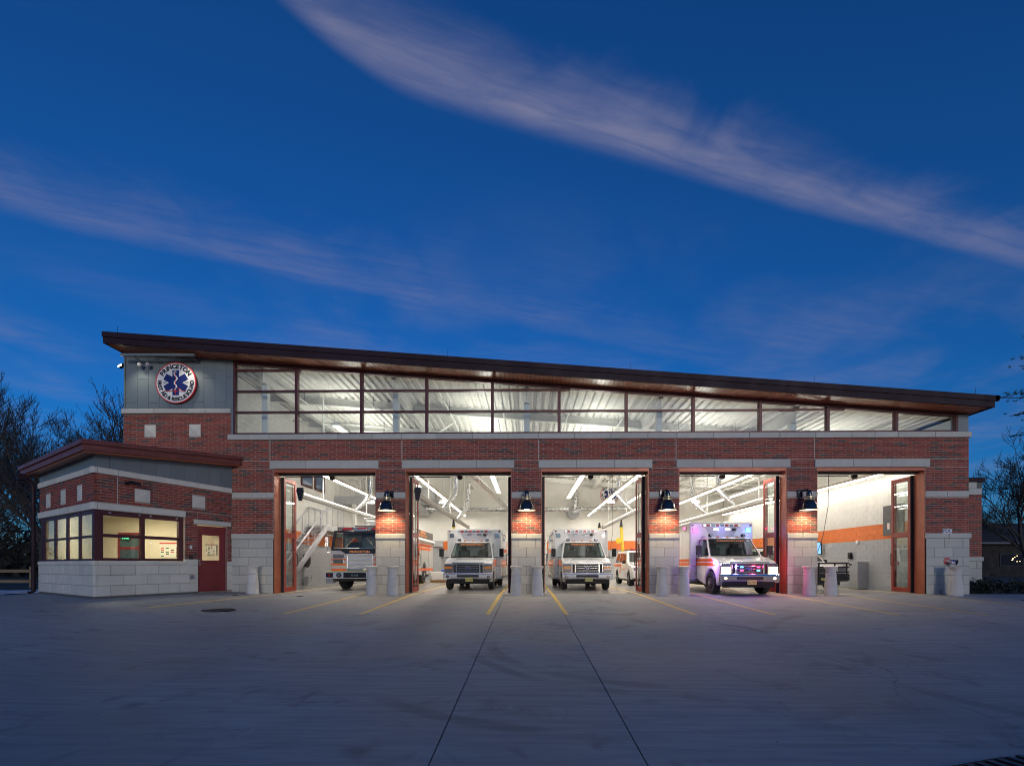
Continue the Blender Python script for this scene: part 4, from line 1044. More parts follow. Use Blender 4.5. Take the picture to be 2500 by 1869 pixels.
def ceiling_fan(x, y, wh):
    z = sz(x) - 1.15; t = thing('ceiling_fan', 'dark three-bladed ceiling fan under the deck in the %s bay' % wh, 'ceiling fan', (x, y, z), rnd.uniform(0, 2), 'ceiling fans')
    MB_().tube([(0, 0, .1), (0, 0, 1.05)], .02, 6).build('downrod', M_DARK, t); MB_().lathe([(.05, -.08), (.16, -.04), (.16, .06), (.05, .12)], n=16).build('motor', M_DARK, t, smooth=40)
    for k in range(3):
        a = R(120 * k); c, s = math.cos(a), math.sin(a)
        MB_().hexa([(c * .15 - s * q, s * .15 + c * q, -.01 + q * .2) for q in (-.06,)] + [(c * .95 - s * q, s * .95 + c * q, -.01 + q * .3) for q in (-.09, .09)] + [(c * .15 - s * .06, s * .15 + c * .06, .002)],
                   [(c * .15 + s * .06, s * .15 - c * .06, .0)] + [(c * .95 - s * q, s * .95 + c * q, .005 + q * .3) for q in (-.09, .09)] + [(c * .15 - s * .06, s * .15 + c * .06, .014)]).build('blade', M_DARK, t)
for x, y, wh in ((-2.0, 9.0, 'second'), (1.9, 8.0, 'third'), (6.8, 9, 'fourth'), (-6.8, 6.0, 'first')): ceiling_fan(x, y, wh)
# stair and landing along the left wall
st = thing('steel_stair', 'grey steel stair with mesh railings along the left wall of the first bay', 'stair', (-10.5, 0, 0))
ya, yb, zt = 3.0, 7.2, 3.0
def zs(y): return .12 + (y - ya) / (yb - ya) * (zt - .12)
for sx in (-.46, .46):
    MB_().hexa([(sx - .02, ya, zs(ya) - .22), (sx + .02, ya, zs(ya) - .22), (sx + .02, yb, zs(yb) - .26), (sx - .02, yb, zs(yb) - .26)], [(sx - .02, ya, zs(ya) + .08), (sx + .02, ya, zs(ya) + .08), (sx + .02, yb, zs(yb) + .04), (sx - .02, yb, zs(yb) + .04)]).build('stringer', M_RAIL, st)
for k in range(15):
    y = ya + (yb - ya) * (k + .5) / 15; B(-.44, .44, y - .12, y + .12, zs(y) - .03, zs(y)).build('tread', M_GREYP, st)
for sx in (-.46, .46):
    rl_ = MB_()
    for dz_ in (.95, .88, .12): rl_.tube([(sx, ya, zs(ya) + dz_), (sx, yb, zs(yb) + dz_), (sx, yb + 2.2, zt + dz_)], .022 if dz_ > .9 else .014, 6)
    for k in range(7):
        y = ya + (yb - ya) * k / 6; rl_.tube([(sx, y, zs(y) - .05), (sx, y, zs(y) + .95)], .018, 6)
    for y in (yb + .7, yb + 1.4, yb + 2.2): rl_.tube([(sx, y, zt), (sx, y, zt + .95)], .018, 6)
    rl_.build('railing', M_RAIL, st)
    m = MB_()
    for k in range(46):
        y = ya + (yb + 2.2 - ya) * k / 45; zb_ = zs(y) if y < yb else zt
        m.tube([(sx, y, zb_ + .12), (sx, y, zb_ + .88)], .005, 3)
    m.build('mesh_infill', M_RAIL, st)
B(-.48, .48, yb, yb + 6, zt - .25, zt - .02).build('landing', M_GREYP, st)
t = thing('mezzanine', 'grey mezzanine platform high at the back of the first bay', 'mezzanine', (-9.6, 12, 0))
B(-1.4, 2.6, -1.5, 5.9, 4.5, 4.95).build('platform', M_GREYP, t)
for x in (-.3, 2.4): B(x - .09, x + .09, -1.4, -1.22, 0, 4.5).build('post', M_STEELW, t)
m = MB_()
for k in range(14): m.tube([(-1.4 + k * .3, -1.45, 4.95), (-1.4 + k * .3, -1.45, 5.9)], .012, 5)
m.tube([(-1.4, -1.45, 5.9), (2.6, -1.45, 5.9)], .02, 6).build('railing', M_RAIL, t)
t = thing('wall_window', 'high interior window with maroon frame on the left wall of the first bay', 'window', (-10.99, 7.0, 5.6))
for k in range(2):
    B(0, .05, k * 1.5 - .6, k * 1.5 + .6, -.7, .7).build('frame', M_FRAME, t); B(.05, .056, k * 1.5 - .5, k * 1.5 + .5, -.6, .6).build('pane', pmat('dusk_pane', (.03, .08, .18), .1), t)
t = thing('hose_reel', 'black hose coil hanging on the block wall under the stair', 'hose reel', (-10.93, 6.6, 0))
for k in range(4): MB_().lathe([(.27 + .02 * k, -.02), (.31 + .02 * k, 0), (.27 + .02 * k, .02)], (.05 + .04 * k, 0, 1.25), 20, 'x').build('coil', M_BLACK, t, smooth=40)
B(0, .25, -.06, .2, 0, .45).build('cabinet', M_GREYP, t); MB_().tube([(.05, -.1, .4), (.05, -.1, 1.0)], .03, 6).build('pipe', M_GREYP, t)
tag(MB_().lathe([(.12, 0), (.12, .03), (.05, .04)], (-10.99, 7.6, .42), 18, 'x').build('wall_vent', M_ALU), 'small round metal vent low on the left block wall', 'vent')
# right wall fittings
t = thing('wall_display', 'blue lit status screen on the block wall of the fifth bay', 'screen', (14.02, 6.9, 1.80))
B(-.05, .02, -.5, .5, -.3, .3).build('casing', M_BLACK, t); B(.02, .18, -.1, .1, -.1, .1).build('bracket', M_BLACK, t)
t.rotation_euler = (0, R(-6), R(38)); t.location = (13.75, 6.6, 1.82)
B(-.056, -.05, -.47, .47, -.27, .27).build('screen', pmat('blue_screen', (.1, .3, .6), .3, emit=(.25, .55, 1), es=1.2), t)
for (a, b, c, d) in ((-.02, .24, .02, .24), (-.02, .24, -.25, -.12)): B(-.06, -.0565, -b, -a, c, d).build('screen_window', pmat('screen_dark_blue', (.02, .08, .3), .3, emit=(.02, .12, .5), es=.8), t)
t = thing('wall_phone', 'black wall phone with hanging cord on the block wall', 'phone', (14.19, 4.35, 1.42))
B(-.09, 0, -.1, .08, -.13, .13).build('body', M_BLACK, t, bevel=.01); MB_().tube([(-.12, -.14, .11), (-.14, -.14, 0), (-.12, -.14, -.11)], .03, 6).build('handset', M_BLACK, t)
MB_().tube([(-.12, -.14, -.1), (-.12, -.2, -.28), (-.12, -.08, -.4), (-.1, .0, -.28), (-.08, -.02, -.12)], .01, 5).build('cord', M_BLACK, t)
t = thing('steel_cabinet', 'grey steel locker standing against the block wall in the fifth bay', 'cabinet', (13.98, 3.55, 0))
B(-.22, .22, -.28, .32, .02, 1.15).build('body', M_GREYP, t, bevel=.008); B(-.225, -.22, -.27, .31, .56, .565).build('door_gap', M_DARK, t); B(-.225, -.22, .1, .26, .98, 1.06).build('vent', M_DARK, t); B(-.2, .2, -.26, .3, 0, .02).build('plinth', M_BLACK, t)
tag(B(14.15, 14.2, 1.62, 1.74, 1.02, 1.14).build('fire_alarm', M_RED, None, bevel=.006), 'small red fire alarm pull box on the grey block wall', 'fire alarm')
t = thing('alarm_strobe', 'small white alarm strobe below the orange stripe', 'strobe', (14.2, 3.9, 1.98)); MB_().lathe([(.085, 0), (.085, -.05), (.03, -.07)], n=16, axis='x').build('body', M_SIGNW, t, smooth=40)
t = thing('notice_board', 'dark grey notice board on the white and orange block wall', 'board', (14.19, 1.95, 2.75))
B(-.03, 0, -.6, .45, -.58, .58).build('board', pmat('board_grey', (.13, .13, .135), .7, var=.15, vs=5), t); B(-.035, -.03, .1, .22, -.35, -.1).build('note', M_SIGNW, t); MB_().lathe([(.1, -.034), (.1, -.03)], (0, .16, -.22), 14, 'x').build('red_patch', M_SIGNRED, t)
tag(MB_().tube([(12.3, 2.8, sz(12.3) - .3), (12.25, 2.8, 3.4), (12.05, 2.8, 2.2), (11.75, 2.8, 1.3)], .012, 5).build('power_cord', M_BLACK), 'thin black power cord dropping from the roof in the fifth bay', 'cord')
tag(MB_().tube([(3.6, 3.2, sz(3.6) - .3), (3.6, 3.2, 2.4), (3.45, 3.1, 1.35)], .008, 5).build('power_cord', M_BLACK), 'thin black cord dropping to the third bay ambulance', 'cord')
t = thing('roller_door', 'grey roller shutter door on the back wall behind the fire truck', 'door', (-7.4, 17.9, 0))
for k in range(20): B(-1.3, 1.3, -.02, .0, .02 + k * .115, .125 + k * .115).build('slat', M_GREYP, t)
B(-1.4, 1.4, -.3, .0, 2.33, 2.75).build('roll_box', M_GREYP, t); B(-1.4, -1.3, -.05, 0, 0, 2.33).build('guide', M_ALU, t); B(1.3, 1.4, -.05, 0, 0, 2.33).build('guide', M_ALU, t)
t = thing('storage_tub', 'white storage tub on a wooden pallet with a blue tarp on top', 'storage tub', (-4.85, 11.2, 0))
for k in range(3): B(-.7, .7, -.45 + k * .38, -.33 + k * .38, .02, .1).build('pallet_bearer', pmat('pallet_wood', (.42, .24, .1), .8), t)
for k in range(5): B(-.72 + k * .3, -.5 + k * .3, -.5, .5, .10, .14).build('pallet_board', pmat('pallet_plank', (.42, .24, .1), .8, var=.2), t)
MB_().hexa([(-.6, -.42, .141), (.6, -.42, .141), (.6, .42, .141), (-.6, .42, .141)], [(-.68, -.48, .62), (.68, -.48, .62), (.68, .48, .62), (-.68, .48, .62)]).build('tub', M_SIGNW, t, bevel=.03)
MB_().lathe([(.05, .6), (.32, .61), (.26, .72), (.1, .8)], (.15, 0, 0), 9).build('tarp', pmat('blue_tarp', (.02, .08, .42), .5), t)
t = thing('louvre_panel', 'grey louvred heater unit high at the back left of the second bay', 'heater', (-7.0, 17.6, 5.9))
B(-.5, .5, -.3, .3, -.6, .6).build('casing', M_GREYP, t)
for k in range(6): B(-.4, .4, -.32, -.3, -.45 + k * .16, -.36 + k * .16).build('slat', M_ALU, t)

t = thing('sprinkler_pipes', 'thin pale sprinkler pipes running under the roof deck', 'pipes', (0, 0, 0))
for x in (-9.0, -6.2, -3.1, -.9, 1.6, 3.7, 6.1, 8.4, 11.0, 13.0):
    MB_().tube([(x, .9, sz(x) - .52), (x, 17.5, sz(x) - .52)], .028, 6).build('pipe', M_STEELW, t)
    for y in (2.5, 5.5, 8.5): MB_().tube([(x, y, sz(x) - .52), (x, y, sz(x) - .1)], .008, 4).build('hanger_rod', M_DARK, t)
for y in (5.2, 12.2): MB_().tube([(-10.8, y, sz(-10.8) - .6), (14, y, sz(14) - .6)], .04, 6).build('main_pipe', M_STEELW, t)
# ------------------------------------------------------------------ vehicles (local front at y = 0 facing -y, wheels on z = 0)
def arch(cy, cz, r, a0=200, a1=-20, n=9):
    return [(cy + r * math.cos(R(a0 + (a1 - a0) * i / n)), cz + r * math.sin(R(a0 + (a1 - a0) * i / n))) for i in range(n + 1)]
def wheel(t, x, y, r, w_, rim=M_ALU):
    o = MB_().lathe([(r * .6, -w_ / 2 + .02), (r * .66, -w_ / 2), (r * .93, -w_ / 2), (r, -w_ * .34), (r, w_ * .34), (r * .93, w_ / 2), (r * .66, w_ / 2), (r * .6, w_ / 2 - .02)], (x, y, r), 28, 'x').build('wheel', M_TYRE, t, smooth=40)
    sg = 1 if x > 0 else -1; e = x + sg * w_ * .5
    m = MB_().lathe([(r * .63, -w_ * .4), (r * .63, w_ * .4)], (x, y, r), 24, 'x').lathe([(r * .2, 0), (r * .2, sg * .05), (r * .12, sg * .07)], (e - sg * .03, y, r), 14, 'x')
    for k in range(8):
        a = R(45 * k); m.tube([(e - sg * .02, y + math.cos(a) * r * .36, r + math.sin(a) * r * .36), (e + sg * .0, y + math.cos(a) * r * .36, r + math.sin(a) * r * .36)], .02, 6)
    m.build('rim', rim, o, smooth=40); return o
def sheet_x(t, x, pts, name, mat):       # flat marking on a side face
    sg = 1 if x > 0 else -1; P = [(x, a, b) for a, b in pts]
    return MB_().sheet(P if sg > 0 else P[::-1]).build(name, mat, t)
def lamp(t, name, x, y, z, w_, h_, lens, bez=M_CHROME, d=.04):
    o = B(x - w_ / 2 - .015, x + w_ / 2 + .015, y - d * .7, y + .01, z - h_ / 2 - .015, z + h_ / 2 + .015).build(name, bez, t, bevel=.012)
    B(x - w_ / 2, x + w_ / 2, y - d, y - d * .5, z - h_ / 2, z + h_ / 2).build('lens', lens, o, bevel=.008); return o
def lit(name, c, s): return pmat(name, c, .3, emit=c, es=s)
L_RED, L_BLUE, L_WHITE, L_HEAD = lit('red_flash', (1, .05, .16), 6), lit('blue_flash', (.08, .45, 1), 6), lit('white_flash', (.75, .85, 1), 7), lit('headlamp', (1, .78, .45), 7)

M_CABGREY = pmat('cab_trim_grey', (.30, .30, .31), .7); M_SEAT = pmat('seat_vinyl', (.055, .058, .062), .6)
def ambulance(label, x, y, rz=0., lit_on=False, plate='EA 7595', group='ambulances in the hall'):
    t = thing('ambulance', label, 'ambulance', (x, y, 0 if y > 0 else gz(x, 0)), rz, group)
    prof = [(.10, .50), (.07, .70), (.09, .98), (.15, 1.10), (.27, 1.165), (.62, 1.255), (.98, 1.32), (2.16, 1.36), (2.16, .50)] + [(p[0], p[1]) for p in arch(.88, .40, .47, -12, 192)]
    MB_().prism(prof, -.97, .97).build('cab', M_VWHITE, t, bevel=.05)
    ro = MB_().hexa([(-.82, 1.53, 1.93), (.82, 1.53, 1.93), (.82, 2.16, 1.95), (-.82, 2.16, 1.95)], [(-.80, 1.55, 1.985), (.80, 1.55, 1.985), (.80, 2.16, 2.0), (-.80, 2.16, 2.0)])
    ro.hexa([(-.78, 1.56, 1.98), (.78, 1.56, 1.98), (.78, 2.15, 1.99), (-.78, 2.15, 1.99)], [(-.66, 1.70, 2.035), (.66, 1.70, 2.035), (.66, 2.15, 2.055), (-.66, 2.15, 2.055)])
    for sx in (-1, 1):
        for (ya_, yb_, wa, wb) in ((1.00, 1.54, .07, .07), (1.98, 1.98, .18, .18)):
            xa_, xb_ = sorted((sx * .94, sx * .88)); xc_, xd_ = sorted((sx * .81, sx * .75))
            ro.hexa([(xa_, ya_, 1.31), (xb_, ya_, 1.31), (xb_, ya_ + wa, 1.31), (xa_, ya_ + wa, 1.31)], [(xc_, yb_, 1.94), (xd_, yb_, 1.94), (xd_, yb_ + wb, 1.94), (xc_, yb_ + wb, 1.94)])
    ro.build('cab_roof', M_VWHITE, t, bevel=.02)
    B(-.86, .86, 2.10, 2.145, 1.33, 1.94).build('bulkhead', M_CABGREY, t); B(-.86, .86, 1.12, 1.45, 1.33, 1.38).build('dashboard', M_BLACK, t)
    for sx in (-.42, .42):
        se = B(sx - .24, sx + .24, 1.86, 2.04, 1.33, 1.66).build('seat', M_SEAT, t, bevel=.04); B(sx - .12, sx + .12, 1.89, 1.98, 1.66, 1.80).build('headrest', M_SEAT, se, bevel=.03)
    MB_().tube([(.42 + .19 * math.cos(a_), 1.50 + .07 * math.sin(a_), 1.44 + .18 * math.sin(a_)) for a_ in [2 * math.pi * k / 16 for k in range(17)]], .014, 5).build('steering_wheel', M_BLACK, t)
    def wy(z): return 1.02 + (z - 1.32) / .65 * .53 - .03
    MB_().add([(-.845, wy(1.36), 1.36), (.845, wy(1.36), 1.36), (.735, wy(1.92), 1.92), (-.735, wy(1.92), 1.92)], [(0, 1, 2, 3)]).build('windshield', M_CABGLASS, t)
    bz = [(-.86, 1.335), (.86, 1.335), (.74, 1.945), (-.74, 1.945)]
    MB_().tube([(a, wy(b) + .008, b) for a, b in bz + bz[:1]], .014, 6).build('windshield_seal', M_BLACK, t)
    band = MB_().add([(-.60, wy(1.84) - .004, 1.84), (.60, wy(1.84) - .004, 1.84), (.58, wy(1.915) - .004, 1.915), (-.58, wy(1.915) - .004, 1.915)], [(0, 1, 2, 3)]).build('sun_strip', M_BLACK, t)
    me = text_mesh('PRINCETON', .088, M_ORTEXT, .001, .003, 1.9, 1.05); me.transform(Matrix.Rotation(R(-39), 4, 'X')); obj('lettering', me, band, (0, wy(1.878) - .010, 1.878))
    for sx in (-1, 1):
        def xs_(z): return sx * (.94 - (z - 1.32) / .65 * .14 + .022)
        MB_().add([(xs_(1.39), 1.38, 1.39), (xs_(1.39), 2.0, 1.39), (xs_(1.88), 2.0, 1.88), (xs_(1.88), 1.72, 1.88)][::sx], [(0, 1, 2, 3)]).build('side_window', M_CABGLASS, t)
        MB_().tube([(sx * .80, wy(1.36) - .0, 1.345), (sx * .42, wy(1.36) - .02, 1.35), (sx * .05, wy(1.42) - .012, 1.40)], .012, 5).build('wiper', M_BLACK, t)
        mo = MB_().tube([(sx * .95, 1.25, 1.34), (sx * 1.27, 1.12, 1.31), (sx * 1.27, 1.12, 1.40)], .02, 6).build('mirror', M_BLACK, t)
        B(sx * 1.27 - .09, sx * 1.27 + .09, 1.06, 1.18, 1.36, 1.70).build('mirror_head', M_BLACK, mo, bevel=.02)
        # headlamp cluster: three stacked lenses
        hl = B(sx * .80 - .16, sx * .80 + .16, .035, .10, .70, 1.06).build('headlight', M_CHROME, t, bevel=.02)
        B(sx * .80 - .145, sx * .80 + .145, .015, .04, .96, 1.05).build('lens', M_LENS, hl); B(sx * .80 - .145, sx * .80 + .145, .015, .04, .865, .945).build('turn_lens', M_AMBER if not lit_on else L_HEAD, hl)
        B(sx * .80 - .145, sx * .80 + .145, .012, .04, .71, .85).build('lens', L_HEAD if lit_on else M_LENS, hl)
        for z0, z1, y1 in ((.98, 1.09, 2.14), (1.13, 1.235, 2.14)):
            sheet_x(t, sx * .9735, [(.55 if z0 > 1.1 else .42, z0), (y1, z0), (y1, z1), (.75 if z0 > 1.1 else .52, z1)], 'stripe', M_ORANGE)
            sheet_x(t, sx * 1.2035, [(2.2, z0), (6.46, z0), (6.46, z1), (2.2, z1)], 'stripe', M_ORANGE)
        sheet_x(t, sx * 1.2035, [(3.6, 1.62), (6.46, 1.62), (6.46, 1.78), (3.6, 1.78)], 'stripe', M_ORANGE)
        sheet_x(t, sx * 1.2035, [(2.2, .52), (2.5, .52), (2.5, .70), (2.2, .70)], 'stripe', M_ORANGE)
        me = text_mesh('AMBULANCE', .2, M_NAVY, .001, .004); me.transform(Matrix.Rotation(R(90 * sx), 4, 'Z')); obj('lettering', me, t, (sx * 1.205, 4.1, 2.2))
        for yy in (1.22, 2.08): B(sx * .97 - .003, sx * .97 + .003, yy, yy + .012, .55, 1.36).build('door_gap', M_DARK, t)
        B(sx * .97 - .02, sx * .97 + .02, 1.92, 2.04, 1.22, 1.26).build('door_handle', M_BLACK, t)
        wheel(t, sx * .86, .88, .39, .23); wheel(t, sx * .95, 4.95, .39, .24); wheel(t, sx * .68, 4.95, .39, .22)
        lamp(t, 'corner_light', sx * 1.0, 2.148, 2.31, .18, .16, M_LENS if not lit_on else (L_RED if sx < 0 else L_BLUE), M_CHROME)
        o = MB_().lathe([(.03, 0), (.075, .02), (.085, .07), (.05, .11)], (sx * .60, 1.72, 2.04), 14).build('spot_lamp', M_BLACK, t, smooth=40); MB_().lathe([(.05, 0), (.05, -.02)], (sx * .60, 1.635, 2.10), 12, 'y').build('lens', M_LENS, o)
        lamp(t, 'marker_light', sx * 1.10, 2.15, 2.50, .05, .03, M_REDLENS, M_DARK, .02)
        for k in range(3): o = B(sx * 1.2, sx * 1.235, 2.5 + k * 1.2, 2.72 + k * 1.2, 2.35, 2.48).build('side_light', M_CHROME, t, bevel=.01); B(sx * 1.235, sx * 1.245, 2.52 + k * 1.2, 2.70 + k * 1.2, 2.365, 2.465).build('lens', M_REDLENS if not lit_on else L_RED, o)
        fl = MB_().lathe([(.07, .02), (.07, -.02), (.05, -.028)], (sx * .82, .0, .565), 16, 'y').build('fog_light', M_BLACK, t); MB_().lathe([(.045, -.02), (.045, -.035)], (sx * .82, .0, .565), 14, 'y').build('lens', M_LENS if not lit_on else L_HEAD, fl)
    m = MB_().box(-1.2, 1.2, 2.15, 6.5, .48, 2.62); mod = m.build('module', M_VWHITE, t, bevel=.05)
    B(-1.205, 1.205, 2.16, 6.49, .40, .50).build('skirt', M_ALU, mod); B(-1.19, 1.19, 2.143, 2.15, .55, 1.0).build('stone_guard', M_ALU, mod)
    for sx in (-1, 1):
        for yy in (2.95, 3.75, 5.6): B(sx * 1.2 - .003, sx * 1.2 + .003, yy, yy + .012, .6, 2.2).build('panel_gap', M_DARK, mod)
    lb = B(-.72, .72, 2.09, 2.148, 2.44, 2.55).build('light_bar', M_ALU, t, bevel=.01)
    for k in range(7): B(-.60 + k * .175, -.46 + k * .175, 2.08, 2.09, 2.455, 2.535).build('lens', M_LENS if k % 2 else M_REDLENS, lb)
    for sx in (-.22, .22): lamp(t, 'scene_light', sx, 2.148, 2.35, .18, .065, M_LENS if not lit_on else L_WHITE, M_CHROME)
    B(.40, .52, 2.10, 2.15, 2.29, 2.39).build('camera_pod', M_BLACK, t, bevel=.01)
    MB_().add([(-.62, 2.146, 2.40), (.62, 2.146, 2.40), (.42, 2.146, 2.06), (-.42, 2.146, 2.06)][::-1], [(0, 1, 2, 3)]).build('cab_fairing', M_VGREY, t)
    for k in (-.36, 0, .36): B(k - .045, k + .045, 1.64, 1.72, 2.02, 2.06).build('clearance_light', M_AMBER, t, bevel=.01)
    # grille
    gr = MB_().box(-.64, .64, .0, .1, 1.04, 1.12).box(-.64, .64, .0, .1, .66, .72).box(-.64, -.58, .0, .1, .72, 1.04).box(.58, .64, .0, .1, .72, 1.04).build('grille', M_CHROME, t, bevel=.015)
    B(-.58, .58, .06, .12, .72, 1.04).build('grille_backing', M_BLACK, gr)
    for k in range(3): B(-.42, .42, .025, .06, .772 + k * .095, .797 + k * .095).build('grille_bar', M_CHROME, gr, bevel=.006)
    for sx in (-.47, .47): B(sx - .03, sx + .03, .01, .06, .72, 1.04).build('grille_post', M_CHROME, gr, bevel=.006)
    MB_().lathe([(.11, .012), (.11, -.012), (.1, -.016)], (0, .02, 0), 24, 'y').build('emblem', M_CHROME, gr, (0, 0, .885)).scale = (1.1, 1, .5)
    MB_().lathe([(.1, .0), (.1, -.018)], (0, .02, 0), 24, 'y').build('emblem_field', M_NAVY, gr, (0, -.002, .885)).scale = (1.08, 1, .47)
    obj('emblem_lettering', text_mesh('Ford', .07, M_CHROME, .001), gr, (0, -.004, .885))
    # hood lettering, mirrored so that it reads in a driver's mirror
    me = text_mesh('AMBULANCE', .15, M_NAVY, .001, .003, 1.15, 1.1); me.transform(Matrix.Diagonal((-1, 1, 1, 1))); me.flip_normals(); me.transform(Matrix.Rotation(R(-76), 4, 'X')); obj('hood_lettering', me, t, (0, .60, 1.262))
    bp = MB_().prism([(-.035, .645), (-.03, .665), (-.005, .70), (.10, .70), (.10, .42), (.05, .42), (-.012, .50)], -1.0, 1.0).build('bumper', M_CHROME, t, bevel=.012)
    B(-.44, .44, -.035, .0, .52, .62).build('bumper_step', M_BLACK, bp, bevel=.008)
    MB_().prism([(.02, .42), (.12, .42), (.2, .26), (.08, .26)], -.86, .86).build('valance', M_BLACK, t)
    pl_ = B(-.155, .155, -.045, -.03, .36, .50).build('license_plate', M_PLATE, t); pl_.location.x = .05
    obj('plate_lettering', text_mesh(plate, .085, M_SIGNBLK, .001, .001), pl_, (0, -.047, .43))
    B(-.9, .9, .5, 6.4, .28, .46).build('chassis', M_BLACK, t)
    if lit_on:
        for sx in (-1, 1):
            fl_ = B(sx * .97 - .02, sx * .97 + .03 * sx + .02, .38, .52, 1.03, 1.09).build('fender_light', M_CHROME, t); B(sx * 1.0 - .012, sx * 1.0 + .012 , .40, .50, 1.04, 1.08).build('lens', L_RED if sx > 0 else L_BLUE, fl_)
        for k, (lx, lz, mm) in enumerate(((-.28, .94, L_BLUE), (.28, .94, L_RED), (-.28, .83, L_RED), (.28, .83, L_BLUE))): lamp(t, 'grille_light', lx, .02, lz, .11, .045, mm, M_DARK)
        for lx, ly, lz, c, e in ((-1.0, 1.95, 2.3, (.6, .08, .8), 2.5), (1.0, 1.95, 2.3, (.1, .25, 1), 3.5), (0, 1.9, 2.33, (.25, .25, 1), 2.5), (.3, -.3, .95, (1, .05, .25), 9), (-.3, -.3, .95, (.2, .15, 1), 14), (1.10, .45, 1.06, (1, .05, .35), 15), (-1.12, .45, 1.06, (.40, .15, 1), 24)):
            ld = bpy.data.lights.new('flash_glow', 'POINT'); ld.energy = e; ld.color = c; ld.shadow_soft_size = .06
            lo = bpy.data.objects.new('flash_glow', ld); col.objects.link(lo); lo.parent = t; lo.location = (lx, ly, lz)
        for sx in (-.8, .8):
            ld = bpy.data.lights.new('headlight_beam', 'SPOT'); ld.energy = 60; ld.color = (1, .84, .6); ld.spot_size = R(70); ld.spot_blend = .8; ld.shadow_soft_size = .08
            lo = bpy.data.objects.new('headlight_beam', ld); col.objects.link(lo); lo.parent = t; lo.location = (sx, -.05, .78); lo.rotation_euler = (R(82), 0, 0)
    return t
ambulance('white ambulance with orange stripes parked in the second bay, lights off', -2.33, 2.25, R(-.7), False, 'EA 2958')
ambulance('white ambulance with orange stripes parked in the third bay beside the white car', 2.42, 2.2, R(.5), False, 'EA 7595')
ambulance('ambulance rolling out of the fourth bay with red and blue lights flashing', 7.42, -.85, R(2), True, 'EA 7602')
ambulance('ambulance parked deep in the hall behind the central pier', .05, 10.2, 0, False, 'EA 7388')

# ---------------- fire truck
ft = thing('fire_truck', 'black and silver rescue truck with orange stripes in the first bay', 'fire truck', (-6.78, 2.0, 0))
cabp = [(.62, .62), (.60, 1.62), (3.3, 1.62), (3.3, .55)] + arch(1.75, .52, .62, -8, 188)
MB_().prism(cabp, -1.2, 1.2).build('cab', M_VGREY, ft, bevel=.06)
rs = MB_().hexa([(-1.15, .76, 2.33), (1.15, .76, 2.33), (1.15, 3.3, 2.33), (-1.15, 3.3, 2.33)], [(-1.14, .78, 2.43), (1.14, .78, 2.43), (1.14, 3.3, 2.43), (-1.14, 3.3, 2.43)])
rs.box(-1.2, 1.2, 1.9, 3.3, 1.62, 2.34)
for xa, xb in ((-1.2, -1.10), (-.025, .025), (1.10, 1.2)):
    sh = .045 if xa < -.5 else (-.045 if xa > .5 else 0)
    rs.hexa([(xa, .60, 1.60), (xb, .60, 1.60), (xb, .70, 1.60), (xa, .70, 1.60)], [(xa + sh, .77, 2.35), (xb + sh, .77, 2.35), (xb + sh, .87, 2.35), (xa + sh, .87, 2.35)])
rs.box(-1.2, 1.2, .60, .70, 1.60, 1.68).build('cab_roof', M_VBLACK, ft, bevel=.02)
B(-1.1, 1.1, .72, 1.2, 1.62, 1.70).build('dashboard', M_BLACK, ft); B(-1.1, 1.1, 1.85, 1.895, 1.62, 2.33).build('bulkhead', M_CABGREY, ft)
for sx in (-.6, .6):
    se = B(sx - .26, sx + .26, 1.55, 1.78, 1.62, 1.98).build('seat', M_SEAT, ft, bevel=.04); B(sx - .14, sx + .14, 1.6, 1.72, 1.98, 2.16).build('headrest', M_ORANGE, se, bevel=.03)
MB_().tube([(.6 + .24 * math.cos(a_), 1.15 + .12 * math.sin(a_), 1.78 + .17 * math.sin(a_)) for a_ in [2 * math.pi * k / 16 for k in range(17)]], .016, 5).build('steering_wheel', M_BLACK, ft)
bp_ = [(-.72, 1.62), (-.66, 1.52), (-.55, 1.46), (.55, 1.46), (.66, 1.52), (.72, 1.62)]
MB_().prism([(-1.19, 1.64)] + [(-.8, 1.60), (-.62, 1.5), (-.54, 1.40), (.54, 1.40), (.62, 1.5), (.8, 1.60)] + [(1.19, 1.64)], .575, .60, 'y').build('front_panel', M_VBLACK, ft)
obj('lettering', text_mesh('PRINCETON', .125, M_ORTEXT, .003, .004, 1.15, 1.05), ft, (0, .565, 1.545))
def fy(z): return .60 + (z - 1.62) / .80 * .18 - .008
